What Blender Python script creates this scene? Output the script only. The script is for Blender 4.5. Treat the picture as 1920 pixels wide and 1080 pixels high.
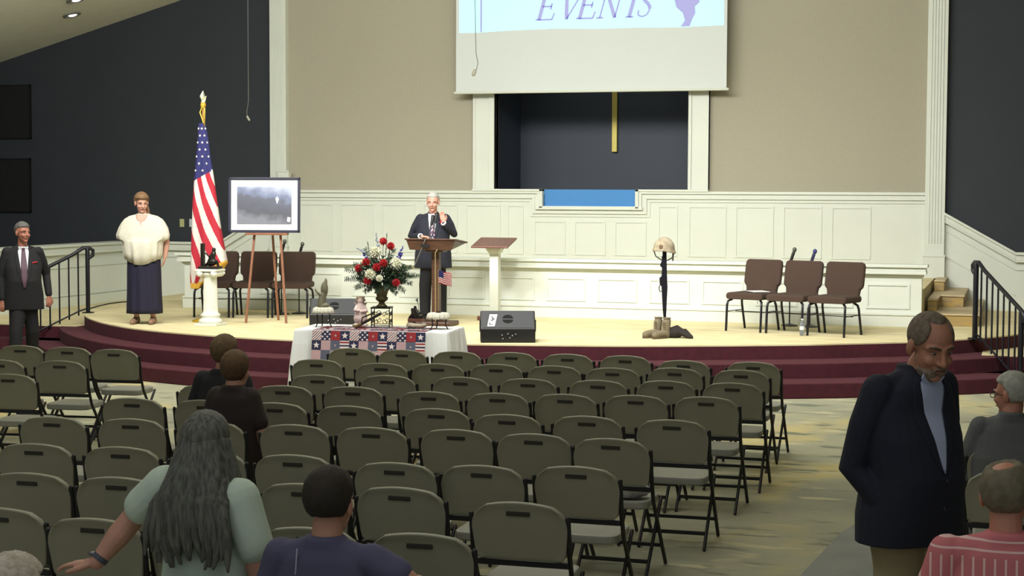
import bpy, bmesh, math, random
from mathutils import Vector, Matrix, noise
from mathutils.bvhtree import BVHTree
random.seed(7)
C = bpy.context.scene.collection
S = bpy.context.scene
PI = math.pi
def R(a): return math.radians(a)
for o in list(bpy.data.objects): bpy.data.objects.remove(o)

# ------------------------------------------------------------------ camera
FOC, EYE = 3100.0, 2.31
YAW, PITCH, ROLL = R(17), math.atan(188 / 3100), R(.2)
_f = Vector((-math.sin(YAW) * math.cos(PITCH), math.cos(YAW) * math.cos(PITCH), -math.sin(PITCH)))
_r = Vector((math.cos(YAW), math.sin(YAW), 0)); _u = _r.cross(_f)
_r2 = _r * math.cos(ROLL) + _u * math.sin(ROLL); _u2 = -_r * math.sin(ROLL) + _u * math.cos(ROLL)
cam_d = bpy.data.cameras.new('camera'); cam = bpy.data.objects.new('camera', cam_d); C.objects.link(cam)
cam_d.sensor_width = 36; cam_d.lens = 36 * FOC / 1920; cam_d.clip_end = 200
cam.matrix_world = Matrix(((_r2.x, _u2.x, -_f.x, 0), (_r2.y, _u2.y, -_f.y, 0), (_r2.z, _u2.z, -_f.z, EYE), (0, 0, 0, 1)))
S.camera = cam
def gp(px, py, z):
    d = _f + (px - 960) / FOC * _r2 - (py - 540) / FOC * _u2
    t = (z - EYE) / d.z
    return Vector((d.x * t, d.y * t, z))
def gy(px, py, Y):
    d = _f + (px - 960) / FOC * _r2 - (py - 540) / FOC * _u2
    t = Y / d.y
    return Vector((d.x * t, Y, EYE + d.z * t))
def gd(px, py, dist):
    """point at a distance along the view axis"""
    d = _f + (px - 960) / FOC * _r2 - (py - 540) / FOC * _u2
    return Vector((0, 0, EYE)) + d * dist

# ------------------------------------------------------------------ light
S.view_settings.view_transform = 'Standard'; S.view_settings.look = 'None'
S.view_settings.gamma = 1; S.view_settings.use_curve_mapping = False
S.view_settings.exposure = 0.0
W = bpy.data.worlds.new('world'); S.world = W; W.use_nodes = True
W.node_tree.nodes['Background'].inputs[0].default_value = (.93, .98, 1.0, 1)
W.node_tree.nodes['Background'].inputs[1].default_value = .30
def area(name, loc, target, sx, sy, power, col):
    l = bpy.data.lights.new(name, 'AREA'); l.shape = 'RECTANGLE'; l.size = sx; l.size_y = sy; l.energy = power; l.color = col
    o = bpy.data.objects.new(name, l); C.objects.link(o); o.location = loc
    o.rotation_euler = (Vector(target) - Vector(loc)).to_track_quat('-Z', 'Y').to_euler(); return o
def spot(name, loc, target, power, col, ang=60, blend=.8, size=.25):
    l = bpy.data.lights.new(name, 'SPOT'); l.energy = power; l.color = col; l.spot_size = R(ang); l.spot_blend = blend; l.shadow_soft_size = size
    o = bpy.data.objects.new(name, l); C.objects.link(o); o.location = loc
    o.rotation_euler = (Vector(target) - Vector(loc)).to_track_quat('-Z', 'Y').to_euler(); return o
STG = (1.0, .985, .945)
for i, (x, tx, p) in enumerate(((-11.5, -12.2, 480), (-8.3, -8.2, 640), (-5.2, -5.6, 740), (-2.2, -2.6, 570), (.4, -1.2, 400))):
    spot('stage_light', (x, 15.3, 5.4), (tx, 21.6, .7), p, STG, 70, .9, .35)
area('upper_wall_fill', (-6.5, 15.0, 6.3), (-6.5, 25.0, 2.4), 12, 1.2, 1250, STG)  # added soft fill that lifts the upper back wall, not a known fixture
spot('recess_fill', (-6.5, 26.3, 5.7), (-6.5, 27.2, 2.4), 60, STG, 100, .8, .2)  # spot added to brighten the gold cross and its recess
area('ceiling_fill', (-15.5, 19.5, 3.6), (-15.8, 22.0, 5.2), 2.5, .5, 22, STG)  # unseen uplight added to lift the ceiling at the left
area('foreground_fill', (-1.8, 4.6, 5.4), (-1.8, 5.6, 0), 5, 3, 42, (1, .97, .9))  # fill added above the nearest rows to brighten the foreground
area('house_light', (-5, 10.5, 5.6), (-5, 10.5, 0), 7, 5, 130, (1, .97, .86))

# ------------------------------------------------------------------ materials
def srgb(c):
    return tuple(((v / 255) / 12.92 if v / 255 <= .04045 else ((v / 255 + .055) / 1.055) ** 2.4) for v in c)
_M = {}
def mat(name, rgb, rough=.6, metal=0, noise_amt=0, scale=8, rgb2=None, spec=.5, emit=0, bump=0, trans=0, stretch=None, detail=4, sheen=0):
    if name in _M: return _M[name]
    m = bpy.data.materials.new(name); m.use_nodes = True; nt = m.node_tree; b = nt.nodes['Principled BSDF']
    c = srgb(rgb) + (1,)
    b.inputs['Base Color'].default_value = c; b.inputs['Roughness'].default_value = rough; b.inputs['Metallic'].default_value = metal
    b.inputs['Specular IOR Level'].default_value = spec
    if emit:
        b.inputs['Emission Color'].default_value = c; b.inputs['Emission Strength'].default_value = emit
    if trans: b.inputs['Transmission Weight'].default_value = trans
    if sheen: b.inputs['Sheen Weight'].default_value = sheen
    if noise_amt or rgb2 or bump:
        tc = nt.nodes.new('ShaderNodeTexCoord'); mp = nt.nodes.new('ShaderNodeMapping')
        if stretch: mp.inputs['Scale'].default_value = stretch
        n = nt.nodes.new('ShaderNodeTexNoise'); n.inputs['Scale'].default_value = scale; n.inputs['Detail'].default_value = detail
        nt.links.new(tc.outputs['Object'], mp.inputs[0]); nt.links.new(mp.outputs[0], n.inputs['Vector'])
        if noise_amt or rgb2:
            mx = nt.nodes.new('ShaderNodeMix'); mx.data_type = 'RGBA'
            c2 = srgb(rgb2) if rgb2 else tuple(v * (1 - noise_amt) for v in c[:3])
            mx.inputs['A'].default_value = c; mx.inputs['B'].default_value = tuple(c2) + (1,)
            rp = nt.nodes.new('ShaderNodeMapRange'); rp.inputs['From Min'].default_value = .35; rp.inputs['From Max'].default_value = .65
            nt.links.new(n.outputs['Fac'], rp.inputs['Value']); nt.links.new(rp.outputs[0], mx.inputs['Factor']); nt.links.new(mx.outputs['Result'], b.inputs['Base Color'])
        if bump:
            bp = nt.nodes.new('ShaderNodeBump'); bp.inputs['Strength'].default_value = bump; bp.inputs['Distance'].default_value = .01
            nt.links.new(n.outputs['Fac'], bp.inputs['Height']); nt.links.new(bp.outputs[0], b.inputs['Normal'])
    _M[name] = m; return m
white_paint = mat('white_paint', (212, 217, 206), .45, noise_amt=.03, scale=2)
taupe = mat('taupe_wall', (166, 161, 143), .9, noise_amt=.04, scale=30)
navy = mat('navy_wall', (42, 47, 54), .75, noise_amt=.08, scale=3)
ceil_m = mat('ceiling_paint', (222, 222, 206), .9, noise_amt=.05, scale=6)
stage_carpet = mat('stage_carpet', (220, 208, 166), .95, rgb2=(204, 192, 148), scale=2.2, stretch=(1, 2.4, 1))
red_carpet = mat('red_carpet', (76, 24, 36), .95, noise_amt=.22, scale=14)
black = mat('black_plastic', (18, 18, 20), .45)
blackmetal = mat('black_metal', (22, 22, 30), .4, .2)
bronze = mat('bronze', (58, 54, 42), .45, .6, noise_amt=.3, scale=30)
gold = mat('gold', (205, 170, 60), .35, .5)
def floor_material():
    m = bpy.data.materials.new('worn_subfloor'); m.use_nodes = True; nt = m.node_tree; b = nt.nodes['Principled BSDF']; b.inputs['Roughness'].default_value = .85
    L = nt.links.new; tc = nt.nodes.new('ShaderNodeTexCoord')
    def nz(sc, st, det=5, rot=0):
        mp = nt.nodes.new('ShaderNodeMapping'); mp.inputs['Scale'].default_value = st; mp.inputs['Rotation'].default_value = (0, 0, rot)
        n = nt.nodes.new('ShaderNodeTexNoise'); n.inputs['Scale'].default_value = sc; n.inputs['Detail'].default_value = det
        L(tc.outputs['Object'], mp.inputs[0]); L(mp.outputs[0], n.inputs['Vector']); return n
    def mix(fac, a, bb, lo, hi):
        r = nt.nodes.new('ShaderNodeMapRange'); r.inputs['From Min'].default_value = lo; r.inputs['From Max'].default_value = hi; L(fac, r.inputs['Value'])
        x = nt.nodes.new('ShaderNodeMix'); x.data_type = 'RGBA'; L(r.outputs[0], x.inputs['Factor'])
        if isinstance(a, tuple): x.inputs['A'].default_value = srgb(a) + (1,)
        else: L(a, x.inputs['A'])
        x.inputs['B'].default_value = srgb(bb) + (1,); return x.outputs['Result']
    c = mix(nz(.55, (1, 1, 1)).outputs['Fac'], (168, 166, 138), (144, 144, 126), .4, .65)
    c = mix(nz(1.1, (1, .55, 1), rot=.5).outputs['Fac'], c, (190, 174, 118), .54, .68)
    c = mix(nz(2.2, (.9, 2.2, 1), 8, -.15).outputs['Fac'], c, (112, 116, 98), .57, .66)
    c = mix(nz(2.9, (.8, 1.9, 1), 8, .12).outputs['Fac'], c, (188, 182, 148), .58, .68)
    L(c, b.inputs['Base Color']); return m
floor_m = floor_material()

# ------------------------------------------------------------------ mesh helpers
class MB:
    def __init__(s): s.v = []; s.f = []; s.m = []
    def add(s, vs, fs, mi=0):
        k = len(s.v); s.v += [Vector(v) for v in vs]; s.f += [tuple(i + k for i in f) for f in fs]; s.m += [mi] * len(fs); return s
    def box(s, x0, x1, y0, y1, z0, z1, mi=0, M=None):
        vs = [Vector(p) for p in ((x0, y0, z0), (x1, y0, z0), (x1, y1, z0), (x0, y1, z0), (x0, y0, z1), (x1, y0, z1), (x1, y1, z1), (x0, y1, z1))]
        if M: vs = [M @ v for v in vs]
        return s.add(vs, [(0, 3, 2, 1), (4, 5, 6, 7), (0, 1, 5, 4), (1, 2, 6, 5), (2, 3, 7, 6), (3, 0, 4, 7)], mi)
    def loft(s, rings, mi=0, cap=True, close=False):
        n = len(rings[0]); k = len(s.v)
        for r in rings: s.v += [Vector(p) for p in r]
        q = len(rings)
        for i in range(q if close else q - 1):
            a = k + i * n; b = k + ((i + 1) % q) * n
            for j in range(n):
                s.f.append((a + j, a + (j + 1) % n, b + (j + 1) % n, b + j)); s.m.append(mi)
        if cap and not close:
            s.f.append(tuple(k + j for j in range(n))[::-1]); s.m.append(mi)
            s.f.append(tuple(k + (q - 1) * n + j for j in range(n))); s.m.append(mi)
        return s
    def tube(s, pts, r, n=10, mi=0, round_=True, flat=1.0, ref=None):
        """tapered tube through pts; r a number or list; flat squashes the second axis"""
        pts = [Vector(p) for p in pts]; rs = r if isinstance(r, (list, tuple)) else [r] * len(pts)
        rings = []; up = Vector(ref) if ref else None; pu = None
        for i, p in enumerate(pts):
            t = (pts[min(i + 1, len(pts) - 1)] - pts[max(i - 1, 0)])
            if t.length < 1e-9: t = Vector((0, 0, 1))
            t.normalize()
            if up is not None: u = up - t * up.dot(t)
            elif pu is not None: u = pu - t * pu.dot(t)
            else: u = t.orthogonal()
            if u.length < 1e-6: u = t.orthogonal()
            u.normalize(); pu = u; w = t.cross(u)
            ring = lambda c, rr: [c + u * (math.cos(2 * PI * j / n) * rr) + w * (math.sin(2 * PI * j / n) * rr * flat) for j in range(n)]
            if round_ and i == 0:
                for a in (80, 50, 25): rings.append(ring(p - t * rs[i] * math.sin(R(a)) * min(1, flat), rs[i] * math.cos(R(a))))
            rings.append(ring(p, rs[i]))
            if round_ and i == len(pts) - 1:
                for a in (25, 50, 80): rings.append(ring(p + t * rs[i] * math.sin(R(a)) * min(1, flat), rs[i] * math.cos(R(a))))
        return s.loft(rings, mi)
    def ball(s, c, r, nu=14, nv=9, mi=0, M=None, fn=None):
        c = Vector(c); rr = r if isinstance(r, (tuple, list)) else (r, r, r); rings = []
        for i in range(nv + 1):
            el = -PI / 2 + PI * (i + .0) / nv
            if i == 0: el += .02
            if i == nv: el -= .02
            ring = []
            for j in range(nu):
                a = 2 * PI * j / nu; d = Vector((math.cos(el) * math.cos(a), math.cos(el) * math.sin(a), math.sin(el)))
                k = fn(d) if fn else 1
                p = Vector((d.x * rr[0] * k, d.y * rr[1] * k, d.z * rr[2] * k))
                if M: p = M @ p
                ring.append(c + p)
            rings.append(ring)
        return s.loft(rings, mi)
    def lathe(s, prof, c=(0, 0, 0), n=20, mi=0):
        c = Vector(c)
        return s.loft([[c + Vector((max(r, 1e-4) * math.cos(2 * PI * j / n), max(r, 1e-4) * math.sin(2 * PI * j / n), z)) for j in range(n)] for r, z in prof], mi)
    def prism(s, outline, z0, z1, mi=0):
        return s.loft([[(x, y, z0) for x, y in outline], [(x, y, z1) for x, y in outline]], mi)
    def slab(s, outline, o, U, V, N, t, mi=0):
        """outline in the plane (U, V) at o, thickness t along N"""
        o, U, V, N = Vector(o), Vector(U), Vector(V), Vector(N)
        return s.loft([[o + U * a + V * b for a, b in outline], [o + U * a + V * b + N * t for a, b in outline]], mi)
    def xform(s, M, start=0):
        for i in range(start, len(s.v)): s.v[i] = M @ s.v[i]
        return s
    def mesh(s, name, mats=None):
        me = bpy.data.meshes.new(name); me.from_pydata([tuple(v) for v in s.v], [], s.f)
        bm = bmesh.new(); bm.from_mesh(me)
        bmesh.ops.recalc_face_normals(bm, faces=bm.faces); bm.to_mesh(me); bm.free()
        if mats:
            for m in (mats if isinstance(mats, (list, tuple)) else [mats]): me.materials.append(m)
            me.polygons.foreach_set('material_index', s.m)
        return me
    def build(s, name, mats, parent=None, smooth=False, bevel=0, seg=2):
        me = s.mesh(name, mats)
        if smooth: me.polygons.foreach_set('use_smooth', [True] * len(me.polygons))
        o = bpy.data.objects.new(name, me); C.objects.link(o)
        if parent: o.parent = parent
        if bevel:
            b = o.modifiers.new('bevel', 'BEVEL'); b.width = bevel; b.segments = seg; b.limit_method = 'ANGLE'; b.angle_limit = R(40)
        return o
def tag(o, label, cat, group=None):
    o['label'] = label; o['category'] = cat
    if group: o['group'] = group
    return o
def thing(name, label, cat, loc=(0, 0, 0), rz=0, group=None):
    o = bpy.data.objects.new(name, None); C.objects.link(o); o.location = loc; o.rotation_euler = (0, 0, rz); o.empty_display_size = .1
    return tag(o, label, cat, group)
def struct(o): o['kind'] = 'structure'; return o
def smooth_rings(pts, n=4):
    """Catmull-Rom through 2D points"""
    out = []; P = [pts[0]] + list(pts) + [pts[-1]]
    for i in range(1, len(P) - 2):
        for k in range(n):
            t = k / n; a, b, c, d = P[i - 1], P[i], P[i + 1], P[i + 2]
            out.append(tuple(.5 * (2 * b[j] + (c[j] - a[j]) * t + (2 * a[j] - 5 * b[j] + 4 * c[j] - d[j]) * t * t + (3 * b[j] - a[j] - 3 * c[j] + d[j]) * t ** 3) for j in range(len(b))))
    out.append(tuple(pts[-1])); return out
def organic(mb, name, material, parent, voxel=.008, sm=6, fac=.5):
    """fuse the overlapping closed shapes of mb into one continuous skin"""
    me = mb.mesh('tmp'); o = bpy.data.objects.new('tmp', me); C.objects.link(o)
    r = o.modifiers.new('r', 'REMESH'); r.mode = 'VOXEL'; r.voxel_size = voxel
    if sm:
        s = o.modifiers.new('s', 'SMOOTH'); s.iterations = sm; s.factor = fac
    dg = bpy.context.evaluated_depsgraph_get(); dg.update()
    new = bpy.data.meshes.new_from_object(o.evaluated_get(dg))
    bpy.data.objects.remove(o); bpy.data.meshes.remove(me)
    new.name = name; new.materials.clear(); new.materials.append(material)
    new.polygons.foreach_set('use_smooth', [True] * len(new.polygons))
    q = bpy.data.objects.new(name, new); C.objects.link(q)
    if parent: q.parent = parent
    return q
def bvh_of(*objs):
    vs, fs = [], []
    for o in objs:
        k = len(vs); vs += [v.co.copy() for v in o.data.vertices]; fs += [tuple(i + k for i in p.vertices) for p in o.data.polygons]
    return BVHTree.FromPolygons(vs, fs)
def cloth_patch(bvh, name, mats, parent, rows, off=.004, ncol=6, thick=.004, D=(0, 1, 0), colour=None, start=.6):
    """a strip of cloth lying on a body: rows = [(z, x_left, x_right)], found by rays along D"""
    D = Vector(D).normalized(); X = Vector((0, 0, 1)).cross(D) * -1
    if X.x < 0: X = -X
    g = []; last = None
    for z, a, b in rows:
        line = []
        for j in range(ncol + 1):
            x = a + (b - a) * j / ncol; o = X * x + Vector((0, 0, z)) - D * start
            h = bvh.ray_cast(o, D)
            dist = h[3] if h[0] is not None and h[3] < start + .3 else (last if last is not None else start - .1)
            last = dist; line.append(o + D * (dist - off))
        g.append(line)
    m = MB(); nr = len(g); nc = ncol + 1
    vs = [p for l in g for p in l] + [p + D * (thick + off * .5) for l in g for p in l]; K = nr * nc
    fs = []; ms = []
    for i in range(nr - 1):
        for j in range(ncol):
            a = i * nc + j; fs.append((a, a + 1, a + nc + 1, a + nc)); fs.append((K + a, K + a + nc, K + a + nc + 1, K + a + 1))
            c = colour(i, j) if colour else 0; ms += [c, c]
    for i in range(nr - 1):
        for j in (0, ncol): a = i * nc + j; fs.append((a, a + nc, K + a + nc, K + a)); ms.append(0)
    for j in range(ncol):
        for i in (0, nr - 1): a = i * nc + j; fs.append((a, a + 1, K + a + 1, K + a)); ms.append(0)
    m.v = vs; m.f = fs; m.m = ms
    return m.build(name, mats, parent, smooth=True)

# ------------------------------------------------------------------ the setting
YL, YU, ZS = 22.1, 25.6, .51
def ceil_z(x): return min(4.5 + .276 * (x + 17.35), 4.5 + .276 * (4.35 - x))
struct(MB().box(-18.6, 5.6, 0, 26, -.1, 0).build('floor', floor_m))
pt = [gp(*p, .004) for p in ((1480, 1100), (1575, 1000), (1650, 952), (1672, 905), (1720, 880), (1790, 900), (1800, 985), (1690, 1020), (1640, 1100))]
pm = MB(); pm.loft([[(p.x, p.y, .001) for p in pt], [(p.x, p.y, .004) for p in pt]])
struct(pm.build('floor_patch', mat('grey_glue_patch', (142, 144, 138), .8, rgb2=(128, 130, 126), scale=3)))
cm = MB(); xr = -6.5; zr = ceil_z(xr)
for x0, x1 in ((-18.6, xr), (xr, 5.6)):
    cm.add([(x, y, ceil_z(x) + dz) for dz in (0, .12) for x, y in ((x0, 4), (x1, 4), (x1, 26), (x0, 26))], [(0, 1, 2, 3), (7, 6, 5, 4), (0, 4, 5, 1), (1, 5, 6, 2), (2, 6, 7, 3), (3, 7, 4, 0)])
struct(cm.build('ceiling', ceil_m))
# stage deck: outline measured along its front curve
so = [(-13.45, 23.6), (-13.33, 22.6), (-13.05, 21.5), (-12.52, 20.4), (-11.82, 19.53), (-11.05, 18.85), (-10.3, 18.4), (-9.4, 18.06), (-8.3, 17.82), (-7.1, 17.84), (-5.99, 18.02), (-4.25, 18.43), (-2.5, 19.16), (-1.75, 19.62), (-1.0, 20.13), (-.45, 20.75), (.05, 21.55), (.33, 22.6), (.45, 23.6)]
sc_ = smooth_rings(so, 5)
deck = [(-13.45, YU)] + sc_ + [(.45, YU)]
struct(MB().prism(deck, .494, ZS).build('stage_floor', stage_carpet))
struct(MB().prism(deck, 0, .494).build('stage_riser', red_carpet))
seg = [p for p in sc_ if p[1] < 20.95]
def offset(pts, d0, d1):
    out = []; n = len(pts)
    for i, p in enumerate(pts):
        a, b = pts[max(i - 1, 0)], pts[min(i + 1, n - 1)]
        t = Vector((b[0] - a[0], b[1] - a[1])).normalized(); k = d0 + (d1 - d0) * i / (n - 1)
        out.append((p[0] + t.y * k, p[1] - t.x * k))
    return out
for nm, za, a, b in (('stage_step', .34, .33, .55), ('stage_step', .17, .64, 1.06)):
    o2 = offset(seg, a, b); struct(MB().prism(o2 + seg[::-1], 0, za).build(nm, red_carpet, bevel=.012))
for x0, x1, sx in ((-14.8, -12.62, -1), (-.38, 2.0, 1)):
    struct(MB().box(x0, x1, 20.35, YU, 0, .335).build('side_landing_riser', red_carpet))
    struct(MB().box(x0, x1, 20.35, YU, .335, .345).build('side_landing_floor', stage_carpet))
    struct(MB().box(x0 - .1 * 0, x1, 20.0, 20.349, 0, .17).build('side_landing_step', red_carpet))
# walls
def wallbox(name, m, *b): return struct(MB().box(*b).build(name, m))
wb = MB()
for b in ((-12.05, -8.104, .3, 7.6), (-4.936, -1.046, .3, 7.6), (-8.104, -4.936, 5.4, 7.6)): wb.box(b[0], b[1], YU, YU + .12, b[2], b[3])
struct(wb.build('wall_back', taupe))
nb = MB(); nb.slab([(-18.4, 0), (-12.05, 0), (-12.05, ceil_z(-12.05) + .05), (-18.4, ceil_z(-18.4) + .05)], (0, YU, 0), (1, 0, 0), (0, 0, 1), (0, 1, 0), .12)
struct(nb.build('wall_back_left', navy))
nb = MB(); nb.slab([(-1.046, 0), (5.4, 0), (5.4, ceil_z(5.4) + .05), (-1.046, ceil_z(-1.046) + .05)], (0, YU, 0), (1, 0, 0), (0, 0, 1), (0, 1, 0), .12)
struct(nb.build('wall_back_right', navy))
wallbox('wall_left', navy, -18.55, -18.4, 3, YU, 0, 4.3); wallbox('wall_right', navy, 5.4, 5.55, 3, YU, 0, 4.3)
# the baptistry recess
rc = MB(); rc.box(-8.3, -4.7, 27.3, 27.4, 1.6, 6); rc.box(-8.3, -8.2, YU + .12, 27.3, 1.6, 6); rc.box(-4.8, -4.7, YU + .12, 27.3, 1.6, 6); rc.box(-8.3, -4.7, YU + .12, 27.4, 5.9, 6)
rc.box(-8.3, -4.7, YU + .12, 27.4, 1.5, 1.6)
struct(rc.build('wall_baptistry', mat('navy_baptistry', (50, 58, 70), .55)))
# wainscot boards
def moulding(poly, steps, Y, material, name):
    """layered strips under a polyline in the XZ plane: steps = (top offset, bottom offset, proud)"""
    m = MB()
    for a, b, pr in steps:
        for (xa, ua), (xb, ub) in zip(poly, poly[1:]):
            st = abs(ub - ua) > .1 and abs(xb - xa) < .1
            if st:
                lo, hi = min(ua, ub), max(ua, ub); s_ = 1 if ua > ub else -1; xc = (xa + xb) / 2
                m.box(min(xc - s_ * a, xc - s_ * b), max(xc - s_ * a, xc - s_ * b), Y - pr, Y, lo - b, hi - a)
            else: m.slab([(xa, ua - a), (xb, ub - a), (xb, ub - b), (xa, ua - b)], (0, Y, 0), (1, 0, 0), (0, 0, 1), (0, -1, 0), pr)
    return struct(m.build(name, material, bevel=.004))
def frame(m, x0, x1, z0, z1, Y, w=.03, pr=.014, k=0, mx=None):
    """raised picture-frame moulding; top edge may slope"""
    k0 = k1 = 0
    A = [(x0, z0), (x1, z0), (x1, z1), (x0, z1)]; B = [(x0 + w, z0 + w), (x1 - w, z0 + w), (x1 - w, z1 - w), (x0 + w, z1 - w)]
    for i in range(4):
        j = (i + 1) % 4; m.slab([A[i], A[j], B[j], B[i]], (0, Y, 0), (1, 0, 0), (0, 0, 1), (0, -1, 0), pr)
UC = [(-11.76, 2.26), (-7.62, 2.26)]
uw = MB()
uw.box(-11.76, -7.285, YU - .05, YU, .6, 2.2); uw.box(-5.768, -1.34, YU - .05, YU, .6, 2.2); uw.box(-7.285, -5.768, YU - .05, YU, .6, 2.0)
struct(uw.build('wainscot_back', white_paint))
CAP = ((0, .045, .13), (.045, .10, .09), (.10, .15, .105), (.15, .2, .07))
m = MB()
def notch(a): return [(-11.76, 2.26 - a), (-7.34 - a, 2.26 - a), (-7.34 - a, 2.02 - a), (-5.71 + a, 2.02 - a), (-5.71 + a, 2.26 - a), (-1.34, 2.26 - a)]
for a, b, pr in ((0, .04, .12), (.04, .08, .085), (.08, .12, .1), (.12, .17, .068)):
    A, B = notch(a), notch(b)
    for i in range(5): m.slab([A[i], A[i + 1], B[i + 1], B[i]], (0, YU, 0), (1, 0, 0), (0, 0, 1), (0, -1, 0), pr)
struct(m.build('trim_1', white_paint))
# white frame of the low glass and sill of the opening
gf = MB()
for b in ((-7.34, -7.285, 1.99, 2.29), (-5.768, -5.713, 1.99, 2.29), (-7.4, -5.65, 1.965, 2.015), (-8.47, -7.285, 2.255, 2.29), (-5.768, -4.61, 2.255, 2.29)):
    gf.box(b[0], b[1], YU - .14, YU + .11, b[2], b[3])
struct(gf.build('trim_2', white_paint, bevel=.004))
wg = mat('blue_tank_glass', (80, 138, 198), .12, spec=.6)
struct(MB().box(-7.285, -5.768, YU - .02, YU + .01, 2.015, 2.285).build('window_1', wg))
fr = MB(); px0 = -11.55
for i in range(14):
    x0 = px0 + i * .735; x1 = x0 + .6
    if x1 > -1.4: break
    if x1 > -7.95 and x0 < -5.1:
        continue
    frame(fr, x0, x1, 1.24, 2.04, YU - .05)
for x0, x1 in ((-7.45, -6.92), (-6.78, -6.26), (-6.12, -5.6)): frame(fr, x0, x1, 1.24, 1.79, YU - .05)
for x0, x1 in ((-7.9, -7.62), (-5.42, -5.1)): frame(fr, x0, x1, 1.24, 2.04, YU - .05)
struct(fr.build('panel_moulding_back', white_paint))
# low wall in front of the choir loft
struct(MB().box(-11.86, -1.18, YL, YL + .12, ZS, 1.28).build('wall_loft_front', white_paint))
struct(MB().box(-11.86, -1.18, YL + .12, YU - .05, ZS, .98).build('loft_platform', stage_carpet))
lc = MB()
for za, zb, pr in ((1.29, 1.33, .11), (1.24, 1.29, .075), (1.2, 1.24, .085), (1.165, 1.2, .03)): lc.box(-11.86 - pr, -1.18 + pr * .7, YL - pr, YL + .16, za, zb)
struct(lc.build('trim_3', white_paint, bevel=.005))
lb = MB(); lb.box(-11.88, -1.16, YL - .03, YL, ZS, .66); lb.box(-11.88, -1.16, YL - .045, YL, .66, .69)
struct(lb.build('baseboard_front', white_paint, bevel=.004))
lf = MB(); x = -1.33
while x - .56 > -11.75:
    frame(lf, x - .56, x, .745, 1.075, YL, .028, .014); x -= .728
struct(lf.build('panel_moulding_front', white_paint))
# pilasters
for i, (x0, x1) in enumerate(((-12.05, -11.756), (-1.338, -1.046))):
    m = MB(); m.box(x0, x1, YU - .13, YU, .98, 7.4)
    n = 5; w = (x1 - x0 - .08) / n
    for k in range(n): m.box(x0 + .04 + w * k + .012, x0 + .04 + w * (k + 1) - .012, YU - .142, YU - .13, 1.5, 7.2)
    m.box(x0 - .012, x1 + .012, YU - .15, YU, .98, 1.30); m.box(x0 - .02, x1 + .02, YU - .16, YU, 1.3, 1.33)
    struct(m.build('trim_%d' % (4 + i), white_paint, bevel=.004))
for i, (x0, x1) in enumerate(((-8.468, -8.104), (-4.936, -4.616))):
    m = MB(); m.box(x0, x1, YU - .09, YU + .12, 2.29, 5.6)
    m.box(x0 + (.27 if i == 0 else 0), x1 - (0 if i == 0 else .27), YU - .115, YU, 2.29, 5.6); m.box(x0 + (0 if i == 0 else .32), x1 - (.32 if i == 0 else 0), YU - .105, YU, 2.29, 5.6)
    struct(m.build('trim_%d' % (6 + i), white_paint, bevel=.004))
# side wainscots with their sloping caps
for i, poly in enumerate(([(-14.8, 1.365), (-13.03, 1.365), (-12.07, 1.93)], [(-1.05, 1.965), (-.02, 1.385), (5.4, 1.385)])):
    m = MB(); m.slab([(poly[0][0], 0), (poly[-1][0], 0)] + [(a, b - .04) for a, b in poly[::-1]], (0, YU - .04, 0), (1, 0, 0), (0, 0, 1), (0, 1, 0), .04)
    struct(m.build('wainscot_left' if i == 0 else 'wainscot_right', white_paint))
    moulding(poly, ((0, .04, .1), (.04, .12, .06), (.12, .15, .075)), YU - .04, white_paint, 'trim_%d' % (8 + i))
    m2 = MB()
    for da, db in ((.24, .27), (.62, .65)):
        up = [(a, b - da) for a, b in poly]; dn = [(a, b - db) for a, b in poly]
        if da > .5: up, dn = (up[:2], dn[:2]) if i else (up[1:], dn[1:])
        m2.slab(up + dn[::-1], (0, YU - .04, 0), (1, 0, 0), (0, 0, 1), (0, -1, 0), .02)
    struct(m2.build('panel_moulding_left' if i == 0 else 'panel_moulding_right', white_paint))
kw = MB(); kw.box(-14.95, -14.8, 20.6, YU - .04, 0, 1.3)
struct(kw.build('wall_side_low', white_paint))
kc = MB()
for za, zb, pr in ((1.325, 1.365, .1), (1.25, 1.325, .06), (1.2, 1.25, .075), (.98, 1.0, .02), (.52, .54, .02), (.345, .5, .03)): kc.box(-14.95 - pr, -14.8 + pr, 20.6 - pr, YU - .04, za, zb)
struct(kc.build('trim_10', white_paint, bevel=.004))
# steps up to the loft behind the right end of the low wall
ply = mat('raw_plywood', (176, 148, 78), .7, rgb2=(150, 130, 96), scale=9, stretch=(.6, 1, 3)); tread = mat('tread_wood', (196, 178, 142), .7, noise_amt=.12, scale=6)
for x1, y0, z0, z1 in ((-.47, 22.45, ZS, .675), (-1.02, 22.85, .676, .84), (-.70, 23.75, .676, .842), (-1.0, 24.6, .843, 1.0)):
    m = MB(); m.box(-1.14, x1, y0, YU - .05, z0, z1 - .025, 0); m.box(-1.14, x1 + .015, y0 - .02, YU - .05, z1 - .025, z1, 1)
    struct(m.build('loft_step', [ply, tread], bevel=.006))
# dark strip added to draw the stage edge line by the left wall
edge_strip = [gp(*p, ZS + .006) for p in ((168, 579), (185, 574), (205, 569.5), (225, 567), (240, 566))]
tag(MB().tube(edge_strip, .012, 6).build('edge_strip', black, smooth=True), 'thin dark strip marking the curved stage edge behind the left handrail', 'edge_strip')

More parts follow.
